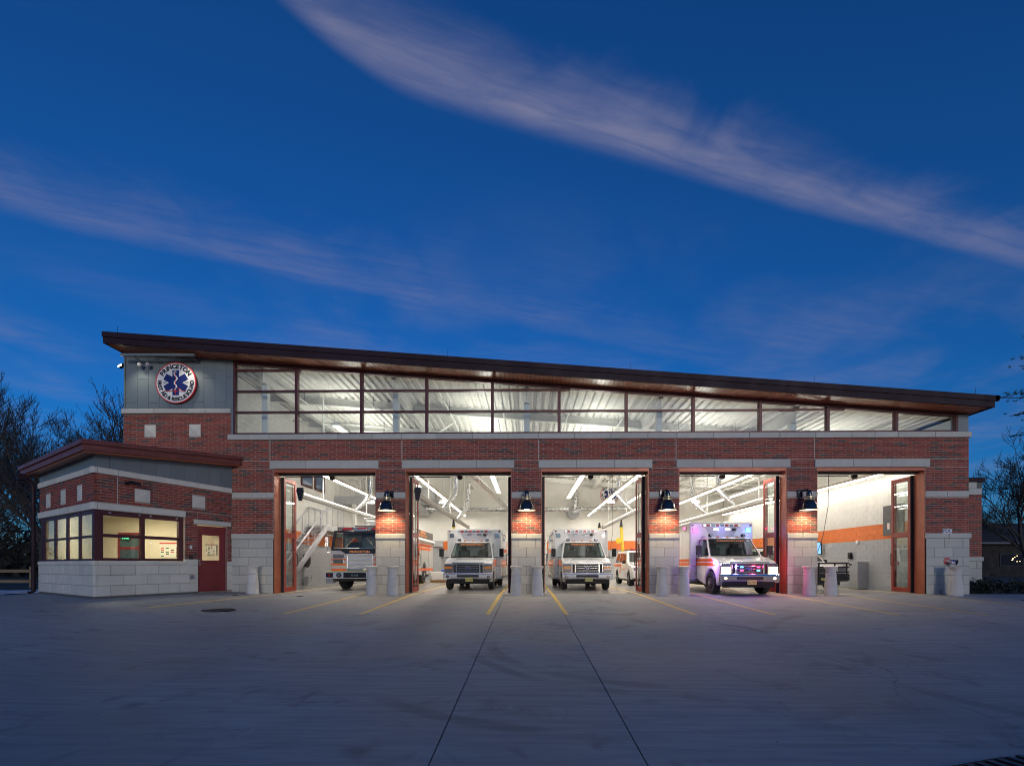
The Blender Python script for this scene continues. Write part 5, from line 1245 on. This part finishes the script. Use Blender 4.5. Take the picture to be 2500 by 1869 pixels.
for sx in (-1, 1):
    MB_().add([(sx * .03, fy(1.70), 1.70), (sx * 1.08, fy(1.70), 1.70), (sx * 1.03, fy(2.30), 2.30), (sx * .03, fy(2.30), 2.30)][::sx], [(0, 1, 2, 3)]).build('windshield', M_CABGLASS, ft)
    MB_().tube([(sx * 1.09, fy(1.69) - .004, 1.69), (sx * .02, fy(1.69) - .004, 1.69)], .012, 5).tube([(sx * .6, fy(1.72) - .02, 1.72), (sx * .25, fy(2.1) - .02, 2.12)], .012, 5).build('wiper', M_ALU, ft)
    o = MB_().add([(sx * 1.205, .95, 1.72), (sx * 1.205, 1.75, 1.72), (sx * 1.165, 1.75, 2.28), (sx * 1.165, 1.05, 2.28)][::sx], [(0, 1, 2, 3)]).build('side_window', M_CABGLASS, ft)
    mo = MB_().tube([(sx * 1.19, .75, 2.25), (sx * 1.36, .62, 2.25), (sx * 1.36, .62, 1.55), (sx * 1.2, .72, 1.5)], .018, 6).build('mirror', M_CHROME, ft)
    B(sx * 1.36 - .08, sx * 1.36 + .08, .55, .66, 1.75, 2.15).build('mirror_head', M_CHROME, mo, bevel=.02)
    lamp(ft, 'warning_light', sx * .88, .60, 1.37, .40, .12, M_LENS, M_DARK); o = lamp(ft, 'headlight', sx * .88, .60, 1.15, .42, .16, M_LENS, M_CHROME)
    for z0, z1 in ((1.20, 1.26), (1.0, 1.08), (.78, .85)): B(sx * .87 - .30, sx * .87 + .30, .592, .60, z0, z1).build('stripe', M_ORANGE, ft)
    o = MB_().lathe([(.10, .0), (.10, -.05), (.07, -.06)], (sx * .62, .0, .61), 18, 'y').build('bumper_light', M_BLACK, ft); MB_().lathe([(.065, -.05), (.06, -.07)], (sx * .62, .0, .61), 16, 'y').build('lens', M_LENS, o)
    B(sx * 1.0 - .14, sx * 1.0 + .14, -.02, .0, .52, .70).build('side_lamp', M_DARK, ft)
    MB_().lathe([(.04, 0), (.04, -.03)], (sx * 1.0, -.02, .61), 8, 'y').build('side_lens', M_REDLENS, ft)
    wheel(ft, sx * .98, 1.75, .53, .34, M_CHROME); wheel(ft, sx * 1.03, 7.35, .53, .30, M_CHROME); wheel(ft, sx * .7, 7.35, .53, .28)
    sheet_x(ft, sx * 1.2235, [(3.4, .70), (9.7, .70), (9.7, .84), (3.4, .84)], 'stripe', M_ORANGE)
    for a, b in (((3.4, .98), (3.4, 1.10)), ((3.4, 1.16), (3.4, 1.28))):
        z0, z1 = a[1], b[1]; up = .85
        sheet_x(ft, sx * 1.2235, [(3.4, z0), (5.5, z0), (5.5, z1), (3.4, z1)], 'stripe', M_ORANGE); sheet_x(ft, sx * 1.2236, [(5.5, z0), (5.75, z0), (6.2, z1 + up), (5.95, z1 + up)], 'stripe', M_ORANGE); sheet_x(ft, sx * 1.2237, [(5.95, z0 + up), (9.0, z0 + up), (9.0, z1 + up), (5.95, z1 + up)], 'stripe', M_ORANGE)
    for yy in (3.9, 5.2, 6.5, 8.3, 9.4): B(sx * 1.222 - .004, sx * 1.222 + .004, yy, yy + .025, .6, 2.15).build('door_gap', M_DARK, ft)
    for (a, b, s, z) in (('PRINCETON', .2, 6.6, 2.74), ('AID & RESCUE SQUAD', .17, 6.6, 2.58)):
        me = text_mesh(a, b, M_ORTEXT, .002, .005, 1.2); me.transform(Matrix.Rotation(R(90 * sx), 4, 'Z')); obj('lettering', me, ft, (sx * 1.212, s + .4, z))
    lamp(ft, 'scene_light', sx * .9, 9.75, 2.65, .2, .12, M_LENS)
    MB_().tube([(sx * 1.27, 3.6, 2.32), (sx * 1.27, 9.75, 2.32)], .085, 12).build('awning', M_SIGNW, ft, smooth=50)
bd_ = [(3.36, .62), (3.36, 2.46), (9.75, 2.46), (9.75, .62)] + arch(7.35, .53, .64, -5, 185)
MB_().prism(bd_, -1.22, 1.22).build('body', pmat('light_grey_vehicle_paint', (.56, .55, .53), .3, coat=.5), ft, bevel=.02)
B(-1.21, 1.21, 3.4, 9.72, 2.46, 2.86).build('upper_body', pmat('dark_grey_panel', (.09, .085, .08), .4), ft, bevel=.02)
B(-1.22, 1.22, 3.38, 9.74, 2.86, 2.90).build('roof_rail', M_SIGNW, ft)
B(-.85, .85, 3.6, 5.2, 2.9, 3.1).build('roof_box', M_ALU, ft, bevel=.02)
MB_().tube([(-.7, 3.4, 2.9), (-.7, 3.3, 3.15), (-.2, 3.3, 3.15), (-.2, 3.4, 2.9)], .03, 6).build('roof_hoop', M_ALU, ft)
MB_().tube([(.2, 3.8, 3.1), (.2, 3.8, 3.3)], .05, 8).lathe([(.12, -.15), (.14, .1), (.1, .15)], (.2, 3.7, 3.35), 14, 'y').build('deck_gun', M_DARK, ft)
lb = B(-1.05, 1.05, .92, 1.28, 2.44, 2.58).build('light_bar', M_DARK, ft, bevel=.02)
for k in range(10): B(-1.0 + k * .2, -.83 + k * .2, .905, .92, 2.46, 2.56).build('lens', M_REDLENS if k % 3 else M_LENS, lb)
for k in (-.9, -.3, 0, .3, .9): B(k - .05, k + .05, .80, .88, 2.40, 2.455).build('clearance_light', M_AMBER, ft)
B(-.22, .22, .70, .82, 2.40, 2.48).build('camera_pod', M_ALU, ft)
mg = pmat('grille_mesh', (.5, .5, .5), .4, .3, bump=1., bs=55); M_POL = pmat('polished_aluminium', (.82, .82, .84), .28, .75)
gr = MB_().box(-.54, .54, .52, .60, 1.40, 1.47).box(-.54, .54, .52, .60, .80, .87).box(-.54, -.48, .52, .60, .87, 1.40).box(.48, .54, .52, .60, .87, 1.40).build('grille', M_POL, ft, bevel=.02)
for z0, z1 in ((.87, 1.03), (1.06, 1.22), (1.25, 1.40)): B(-.48, .48, .555, .6, z0, z1).build('grille_mesh', mg, gr)
for z in (1.03, 1.22): B(-.48, .48, .53, .58, z, z + .03).build('grille_bar', M_POL, gr)
bm2 = B(-1.25, 1.25, .0, .58, .47, .74).build('bumper', M_POL, ft, bevel=.03)
B(-1.2, 1.2, .01, .57, .742, .76).build('reflective_edge', pmat('yellow_reflective', (.7, .65, .05), .4), bm2); B(-.45, .45, -.006, .0, .50, .71).build('bumper_pad', M_DARK, bm2)
B(-.35, .35, .05, .4, .76, .88).build('winch_cover', M_ALU, ft, bevel=.02); obj('lettering', text_mesh('R-168', .11, M_ALU, .002), bm2, (0, -.012, .6))
B(-1.0, 1.0, .5, 9.5, .35, .6).build('chassis', M_BLACK, ft)
for sx in (-1.06, 1.06): B(sx - .15, sx + .15, .15, .55, .28, .46).build('step', M_ALU, ft)

# ---------------- white estate car and the vehicle with the grille guard
def car(label, x, y, rz, guard=False):
    t = thing('car', label, 'car', (x, y, 0), rz, 'white squad cars')
    prof = [(.06, .42), (.02, .70), (.10, .92), (.35, 1.0), (1.32, 1.10), (4.86, 1.12), (4.95, .9), (4.92, .42)] + arch(3.9, .37, .44, -10, 190) + arch(.95, .37, .44, -10, 190)
    MB_().prism(prof, -.93, .93).build('body', M_VWHITE, t, bevel=.06)
    MB_().hexa([(-.88, 1.28, 1.09), (.88, 1.28, 1.09), (.88, 4.86, 1.11), (-.88, 4.86, 1.11)], [(-.70, 2.05, 1.74), (.70, 2.05, 1.74), (.72, 4.55, 1.76), (-.72, 4.55, 1.76)]).build('cabin', M_VWHITE, t, bevel=.05)
    def cy(z): return 1.28 + (z - 1.09) / .65 * .77 - .025
    MB_().add([(-.78, cy(1.16), 1.16), (.78, cy(1.16), 1.16), (.66, cy(1.66), 1.66), (-.66, cy(1.66), 1.66)], [(0, 1, 2, 3)]).build('windshield', M_VGLASS, t)
    for sx in (-1, 1):
        def xs_(z): return sx * (.88 - (z - 1.1) / .65 * .17 + .012)
        for (a, b, c, d) in ((1.78, 2.62, 2.25, 2.60), (2.72, 3.55, 2.72, 3.52), (3.68, 4.58, 3.66, 4.42)):
            MB_().add([(xs_(1.16), a, 1.16), (xs_(1.16), b, 1.16), (xs_(1.63), d, 1.63), (xs_(1.63), c, 1.63)][::sx], [(0, 1, 2, 3)]).build('side_window', M_VGLASS, t)
        sheet_x(t, sx * .934, [(2.7, .95), (4.8, .95), (4.8, 1.06), (2.6, 1.06)], 'stripe', M_ORANGE); sheet_x(t, sx * .9345, [(2.95, .55), (3.15, .55), (2.85, .95), (2.65, .95)], 'stripe', M_ORANGE)
        me = text_mesh('RESCUE', .14, M_ORTEXT, .001, .004); me.transform(Matrix.Rotation(R(90 * sx), 4, 'Z')); obj('lettering', me, t, (sx * .936, 1.95, .82))
        lamp(t, 'headlight', sx * .70, .06, .82, .30, .14, M_LENS, M_CHROME, .03); wheel(t, sx * .80, .95, .37, .24); wheel(t, sx * .80, 3.9, .37, .24)
        B(sx * 1.0 - .08, sx * 1.0 + .08, 1.55, 1.65, 1.08, 1.24).build('mirror', M_BLACK, t, bevel=.02)
        MB_().lathe([(.06, 0), (.06, -.04)], (sx * .66, .03, .52), 12, 'y').build('fog_light', M_DARK, t)
        B(sx * .55 - .02, sx * .55 + .02, 2.2, 4.4, 1.78, 1.82).build('roof_rail', M_BLACK, t)
    B(-.55, .55, 2.3, 2.6, 1.76, 1.85).build('light_bar', M_REDLENS, t, bevel=.02)
    g2 = B(-.48, .48, .0, .08, .68, .93).build('grille', M_CHROME, t, bevel=.02); B(-.42, .42, -.01, .0, .72, .89).build('grille_backing', M_BLACK, g2)
    B(-.9, .9, -.06, .12, .38, .62).build('bumper', M_VWHITE if not guard else M_BLACK, t, bevel=.04); B(-.8, .8, .3, 4.6, .22, .42).build('chassis', M_BLACK, t)
    pl2 = B(-.155, .155, -.08, -.065, .42, .55).build('license_plate', M_PLATE, t); obj('plate_lettering', text_mesh('EMS 4', .08, M_SIGNBLK, .001), pl2, (0, -.082, .485))
    if guard:
        m = MB_()
        for z in (.55, .74, .93, 1.08): m.tube([(-.86, -.02, z), (-.75, -.16, z), (.75, -.16, z), (.92, -.02, z)], .03, 8)
        for xx in (-.75, -.3, .3, .75): m.tube([(xx, -.16, .45), (xx, -.16, 1.08)], .03, 8)
        m.build('grille_guard', M_BLACK, t, smooth=50)
        B(-.98, .98, -.02, .4, .40, .68).build('wing_flare', M_BLACK, t, bevel=.05)
        me = text_mesh('RESCUE', .16, M_NAVY, .001, .003); me.transform(Matrix.Diagonal((-1, 1, 1, 1))); me.flip_normals(); me.transform(Matrix.Rotation(R(-82), 4, 'X')); obj('hood_lettering', me, t, (.2, .9, 1.072))
    return t
car('white squad car with orange lettering parked behind the third bay ambulance', 5.9, 5.75, 0)
car('white vehicle with black grille guard half hidden in the fifth bay', 11.45, 1.75, 0, True)
# ------------------------------------------------------------------ trees, fence and neighbours
def grow(seed, h, spread=.5, r0=.22, levels=5, twig=1.0, lean=(0, 0)):
    """bare tree: list of (p0, p1, r0, r1) segments"""
    r = random.Random(seed); segs = []
    def limb(p, d, ln, rad, lev):
        n = 4 if lev == 0 else 3; q = p; dd = d
        for i in range(n):
            dd = (dd + Vector((r.gauss(0, .13), r.gauss(0, .13), r.gauss(.05, .06)))).normalized()
            q2 = q + dd * ln / n; ra, rb = rad * (1 - .42 * i / n), rad * (1 - .42 * (i + 1) / n)
            segs.append((q, q2, ra, rb, lev)); q = q2
            if lev < levels and (lev > 0 or i > 0):
                for k in range(2 if lev < levels - 1 else r.choice((1, 2, 3))):
                    if r.random() < (.80 if lev < 2 else .54):
                        ax = Vector((r.gauss(0, 1), r.gauss(0, 1), r.gauss(0, .35))).normalized()
                        nd = (dd * (1 - spread * .62) + ax * spread).normalized(); nd.z += .16; nd.normalize()
                        limb(q, nd, ln * r.uniform(.50, .72), rb * r.uniform(.45, .65), lev + 1)
        if lev < levels: limb(q, dd, ln * .66, rad * .56, lev + 1)
    limb(Vector((0, 0, 0)), Vector((lean[0], lean[1], 1)).normalized(), h * .34, r0, 0)
    k = h / max(q[1].z for q in segs)
    return [(a * k, b * k, c, d, e) for a, b, c, d, e in segs]
def bare_tree(label, x, y, seed, h, spread=.5, r0=.2, levels=4, group='bare winter trees', lean=(0, 0), mat=None, z=0):
    t = thing('bare_tree', label, 'tree', (x, y, z), 0, group); segs = grow(seed, h, spread, r0, levels, lean=lean)
    a, b = MB_(), MB_()
    for p, q, ra, rb, lev in segs:
        if lev <= 1: a.tube([p, q], [ra, rb], 7, False)
        else: b.tube([p, q], [max(ra, .014), max(rb, .010)], 3 if lev > 2 else 5, False)
    a.build('trunk', mat or M_BARK, t, smooth=60); b.build('crown', mat or M_BARK, t); return t
TL = [('tall slender bare tree standing highest left of the tower', -38.3, 22, 5, 18.6, .42, .24), ('wide bare tree right beside the tower wall', -29.9, 18, 9, 14.6, .52, .2), ('bare tree at the left edge of the picture', -42.5, 20, 14, 15.5, .5, .22),
      ('bare tree between the wing roof peak and the tall one', -35, 27, 23, 14.5, .5, .18), ('thin bare tree behind the wing roof slope', -44.5, 27, 31, 15, .46, .18), ('bare tree with many fine twigs left of the tower emblem', -34, 29, 37, 15.5, .5, .18),
      ('low spreading bare tree behind the wooden fence', -34.5, 13, 41, 9.5, .6, .15), ('leaning bare tree near the downspout', -28.5, 11, 47, 9.5, .58, .14), ('forked bare tree at the far left behind the fence', -50.5, 28, 53, 17, .46, .2)]
for lb_, x, y, sd, h, sp, r0 in TL: bare_tree(lb_, x, y, sd, h, sp, r0, 5 if h > 10 else 4)
bare_tree('bare tree leaning in at the right against the blue sky', 37.2, 19, 61, 11.3, .58, .17, 5, 'bare trees at the right', (-.2, 0))
bare_tree('small bare tree above the dark roof at the right', 44.3, 30, 67, 7.4, .6, .11, 4, 'bare trees at the right')
# far woods reading as one dark mass
m = MB_(); r = random.Random(77)
for i in range(120):
    x = r.uniform(-75, -28); y = r.uniform(26, 46); h = r.uniform(4, 8.5); px_, py_ = x, y; q = Vector((x, y, 0)); rad = r.uniform(.06, .16)
    for k in range(4):
        q2 = q + Vector((r.gauss(0, .25), r.gauss(0, .25), h / 4)); m.tube([q, q2], [rad * (1 - k * .22), rad * (1 - (k + 1) * .22)], 4, False); q = q2
        for j in range(5):
            e = q + Vector((r.gauss(0, 1.3), r.gauss(0, 1.3), r.uniform(.2, 1.8))); m.tube([q, e], [rad * .3, .012], 3, False)
            for jj in range(3):
                e2 = e + Vector((r.gauss(0, .6), r.gauss(0, .6), r.uniform(0, .8))); m.tube([q.lerp(e, .6), e2], [.02, .008], 3, False)
o = stuff(m.build('woods', M_BARK)); o['label'] = 'dark bare woods behind the left wing'
m = MB_()
for i in range(9000):
    x = r.uniform(-80, -22); y = r.uniform(20, 40); z = abs(r.gauss(0, 1.9)) * (1 if x < -30 else .6); s = r.uniform(.15, .5); a = r.uniform(0, 6.3); b = r.uniform(-1, 1)
    c_, s_ = math.cos(a) * s, math.sin(a) * s
    m.add([(x - c_, y - s_, z), (x + c_ * .3, y + s_ * .3, z + s * .5 * b), (x + c_, y + s_, z + s * b), (x, y, z + s * .8)], [(0, 1, 2, 3)])
o = stuff(m.build('undergrowth', pmat('dry_undergrowth', (.012, .012, .01), .95))); o['label'] = 'dark tangled undergrowth below the woods'
# fence
fe = thing('wooden_fence', 'low two-rail wooden fence left of the wing', 'fence', (-22, 4.2, 0))
M_WOOD = pmat('weathered_wood', (.20, .15, .09), .85, var=.3, vs=4, stretch=(1, 8, 8))
for x in (-12, -9, -6, -3, 0): B(x - .07, x + .07, -.07, .07, -.1, .95).build('post', M_WOOD, fe)
for k in range(4):
    for z in (.22, .68): B(-12 + k * 3 + .01, -9 + k * 3 - .01, -.10, -.071, z, z + .13).build('rail', M_WOOD, fe)
# thin snow left beside the apron
m = gridsheet(span(-30, -16.9, .5), span(-2.2, 1.6, .4), lambda x, y: gz(x, y) - .02 + .05 * math.sin(x * 2.1) * math.sin(y * 3.3) * .5)
o = stuff(m.build('snow', pmat('old_snow', (.42, .46, .55), .8, var=.35, vs=2.2))); o['label'] = 'thin patchy snow beside the apron'
# pine at the right edge
pt = thing('pine_tree', 'dark pine whose branches reach in from the right edge', 'tree', (27.8, 8.5, 0))
MB_().tube([(0, 0, 0), (.1, 0, 6), (0, 0, 14)], [.28, .2, .05], 8).build('trunk', M_BARK, pt)
m = MB_(); r = random.Random(5)
for k in range(46):
    z = 4.0 + 9.5 * k / 46 + r.uniform(-.2, .2); a = r.uniform(0, 6.28); ln = (3.0 - .16 * (z - 4)) * r.uniform(.75, 1.1); e = Vector((math.cos(a) * ln, math.sin(a) * ln, z + ln * .12))
    m.tube([(0, 0, z), e], [.05, .012], 4, False)
    for j in range(16):
        t_ = r.uniform(.25, 1.02); c = Vector((0, 0, z)).lerp(e, t_) + Vector((r.gauss(0, .22), r.gauss(0, .22), r.gauss(0, .08)))
        for q in range(14):
            d = Vector((r.gauss(0, 1), r.gauss(0, 1), r.gauss(.3, .7))).normalized() * r.uniform(.12, .26); w_ = d.cross(Vector((r.gauss(0, 1), r.gauss(0, 1), r.gauss(0, 1)))).normalized() * .012
            m.add([c - w_, c + w_, c + d], [(0, 1, 2)])
m.build('crown', pmat('pine_needles', (.025, .045, .022), .8), pt)
# neighbouring house at the right
hs = thing('neighbour_house', 'dark low house with shallow roof beyond the right end', 'house', (47, 28, 0))
M_SIDING = pmat('dark_siding', (.016, .014, .015), .9, var=.2, vs=2); M_ROOFN = pmat('dark_shingles', (.016, .015, .016), .9, bump=.4, bs=12)
B(-8, 10, 0, 9, -.1, 3.0).build('wall', M_SIDING, hs)
MB_().hexa([(-8.6, -.7, 3.0), (10.6, -.7, 3.0), (10.6, 9.7, 3.0), (-8.6, 9.7, 3.0)], [(-7.6, 4.2, 5.2), (10.6, 4.2, 5.2), (10.6, 4.8, 5.2), (-7.6, 4.8, 5.2)]).build('roof', M_ROOFN, hs)
B(-8.6, 10.6, -.78, -.70, 2.92, 3.08).build('gutter', pmat('pale_gutter', (.09, .09, .12), .6), hs)
o = B(-3.6, -1.4, -.05, .05, .9, 2.1).build('window', M_DARK, hs); B(-3.5, -1.5, -.06, -.05, 1.0, 2.0).build('pane', pmat('dim_pane', (.01, .012, .02), .6, spec=.1), o)
for k in range(7): B(-3.3 + r.uniform(0, 1.7), -3.25 + r.uniform(0, 1.6), -.075, -.06, 1.2, 1.25).build('x', M_DARK, hs) if False else None
for k in range(8):
    xx, zz = -3.3 + r.uniform(0, 1.7), 1.3 + r.uniform(0, .6); B(xx, xx + .07, -.075, -.061, zz, zz + .07).build('string_light', pmat('string_bulb', (1, .8, .4), .5, emit=(1, .75, .35), es=3), o)
# shrubs at the foot of the right end
def shrub(x, y, rx, h, seed, label, cat='shrub'):
    t = thing('shrub', label, cat, (x, y, gz(x, y) - .03), 0, 'low shrubs at the right'); r = random.Random(seed); m, st_ = MB_(), MB_()
    for i in range(26): st_.tube([(r.gauss(0, .1), r.gauss(0, .1), 0), (r.gauss(0, rx * .5), r.gauss(0, .35), h * r.uniform(.5, 1))], [.012, .005], 3, False)
    for i in range(900):
        c = Vector((r.gauss(0, rx * .45), r.gauss(0, .4), h * abs(r.gauss(.5, .3)))); d = Vector((r.gauss(0, 1), r.gauss(0, 1), r.gauss(0, 1))).normalized() * .07; w_ = Vector((r.gauss(0, 1), r.gauss(0, 1), r.gauss(0, 1))).cross(d).normalized() * .03
        m.add([c - d, c + w_, c + d, c - w_], [(0, 1, 2, 3)])
    st_.build('stems', M_BARK, t); m.build('foliage', M_LEAF, t)
M_LEAF = pmat('evergreen_leaf', (.014, .02, .009), .7, var=.3, vs=5)
shrub(17.2, 1.6, 1.2, .45, 1, 'low shrub beside the stone base at the right end'); shrub(19.4, 1.5, 1.4, .42, 2, 'low shrub right of the side tower foot'); shrub(21.8, 1.4, 1.4, .4, 3, 'low shrub near the right edge of the picture')
struct(ribbon('kerb', [(17, 6.5), (30, 6.0), (60, 5.0)], .18, lambda x, y: .04, .0, pmat('kerb_concrete', (.4, .4, .42), .8)))
struct(ribbon('road', [(19, 9.5), (40, 9.0), (80, 8.0)], 5.0, lambda x, y: -.02, .0, pmat('asphalt', (.05, .05, .052), .8)))
# overhead wires
for k, (z0, z1) in enumerate(((6.6, 7.9), (5.9, 7.0), (5.2, 6.0), (3.6, 4.4))):
    pts = [(18 + i * 2.2, 22, z0 + (z1 - z0) * i / 10 - .35 * math.sin(math.pi * i / 10)) for i in range(11)]
    o = MB_().tube(pts, .014, 4).build('overhead_wire', M_BLACK); tag(o, ['topmost', 'second', 'third', 'lowest'][k] + ' overhead wire crossing the sky at the right end', 'wire', 'overhead wires')

# trees across the street, behind the camera: only the glass and the chrome show them
m = MB_(); r = random.Random(91)
proto = [grow(101 + k, 12, .52, .2, 4) for k in range(3)]
for i in range(26):
    x, y, k, a = -75 + i * 6 + r.uniform(-2, 2), r.uniform(-62, -44), r.uniform(.7, 1.25), r.uniform(0, 6); c_, s_ = math.cos(a) * k, math.sin(a) * k
    for p, q, ra, rb, lev in proto[i % 3]:
        m.tube([(x + p.x * c_ - p.y * s_, y + p.x * s_ + p.y * c_, p.z * k), (x + q.x * c_ - q.y * s_, y + q.x * s_ + q.y * c_, q.z * k)], [max(ra, .02), max(rb, .015)], 3, False)
for i in range(5000):
    x, y, z, s = r.uniform(-80, 80), r.uniform(-60, -46), abs(r.gauss(0, 1.6)), r.uniform(.3, .9); a = r.uniform(0, 6.3)
    m.add([(x - math.cos(a) * s, y - math.sin(a) * s, z), (x + math.cos(a) * s, y + math.sin(a) * s, z + r.uniform(-.3, .3)), (x, y, z + s)], [(0, 1, 2)])
o = stuff(m.build('woods', M_BARK)); o['label'] = 'bare woods across the street, mirrored in the glass'
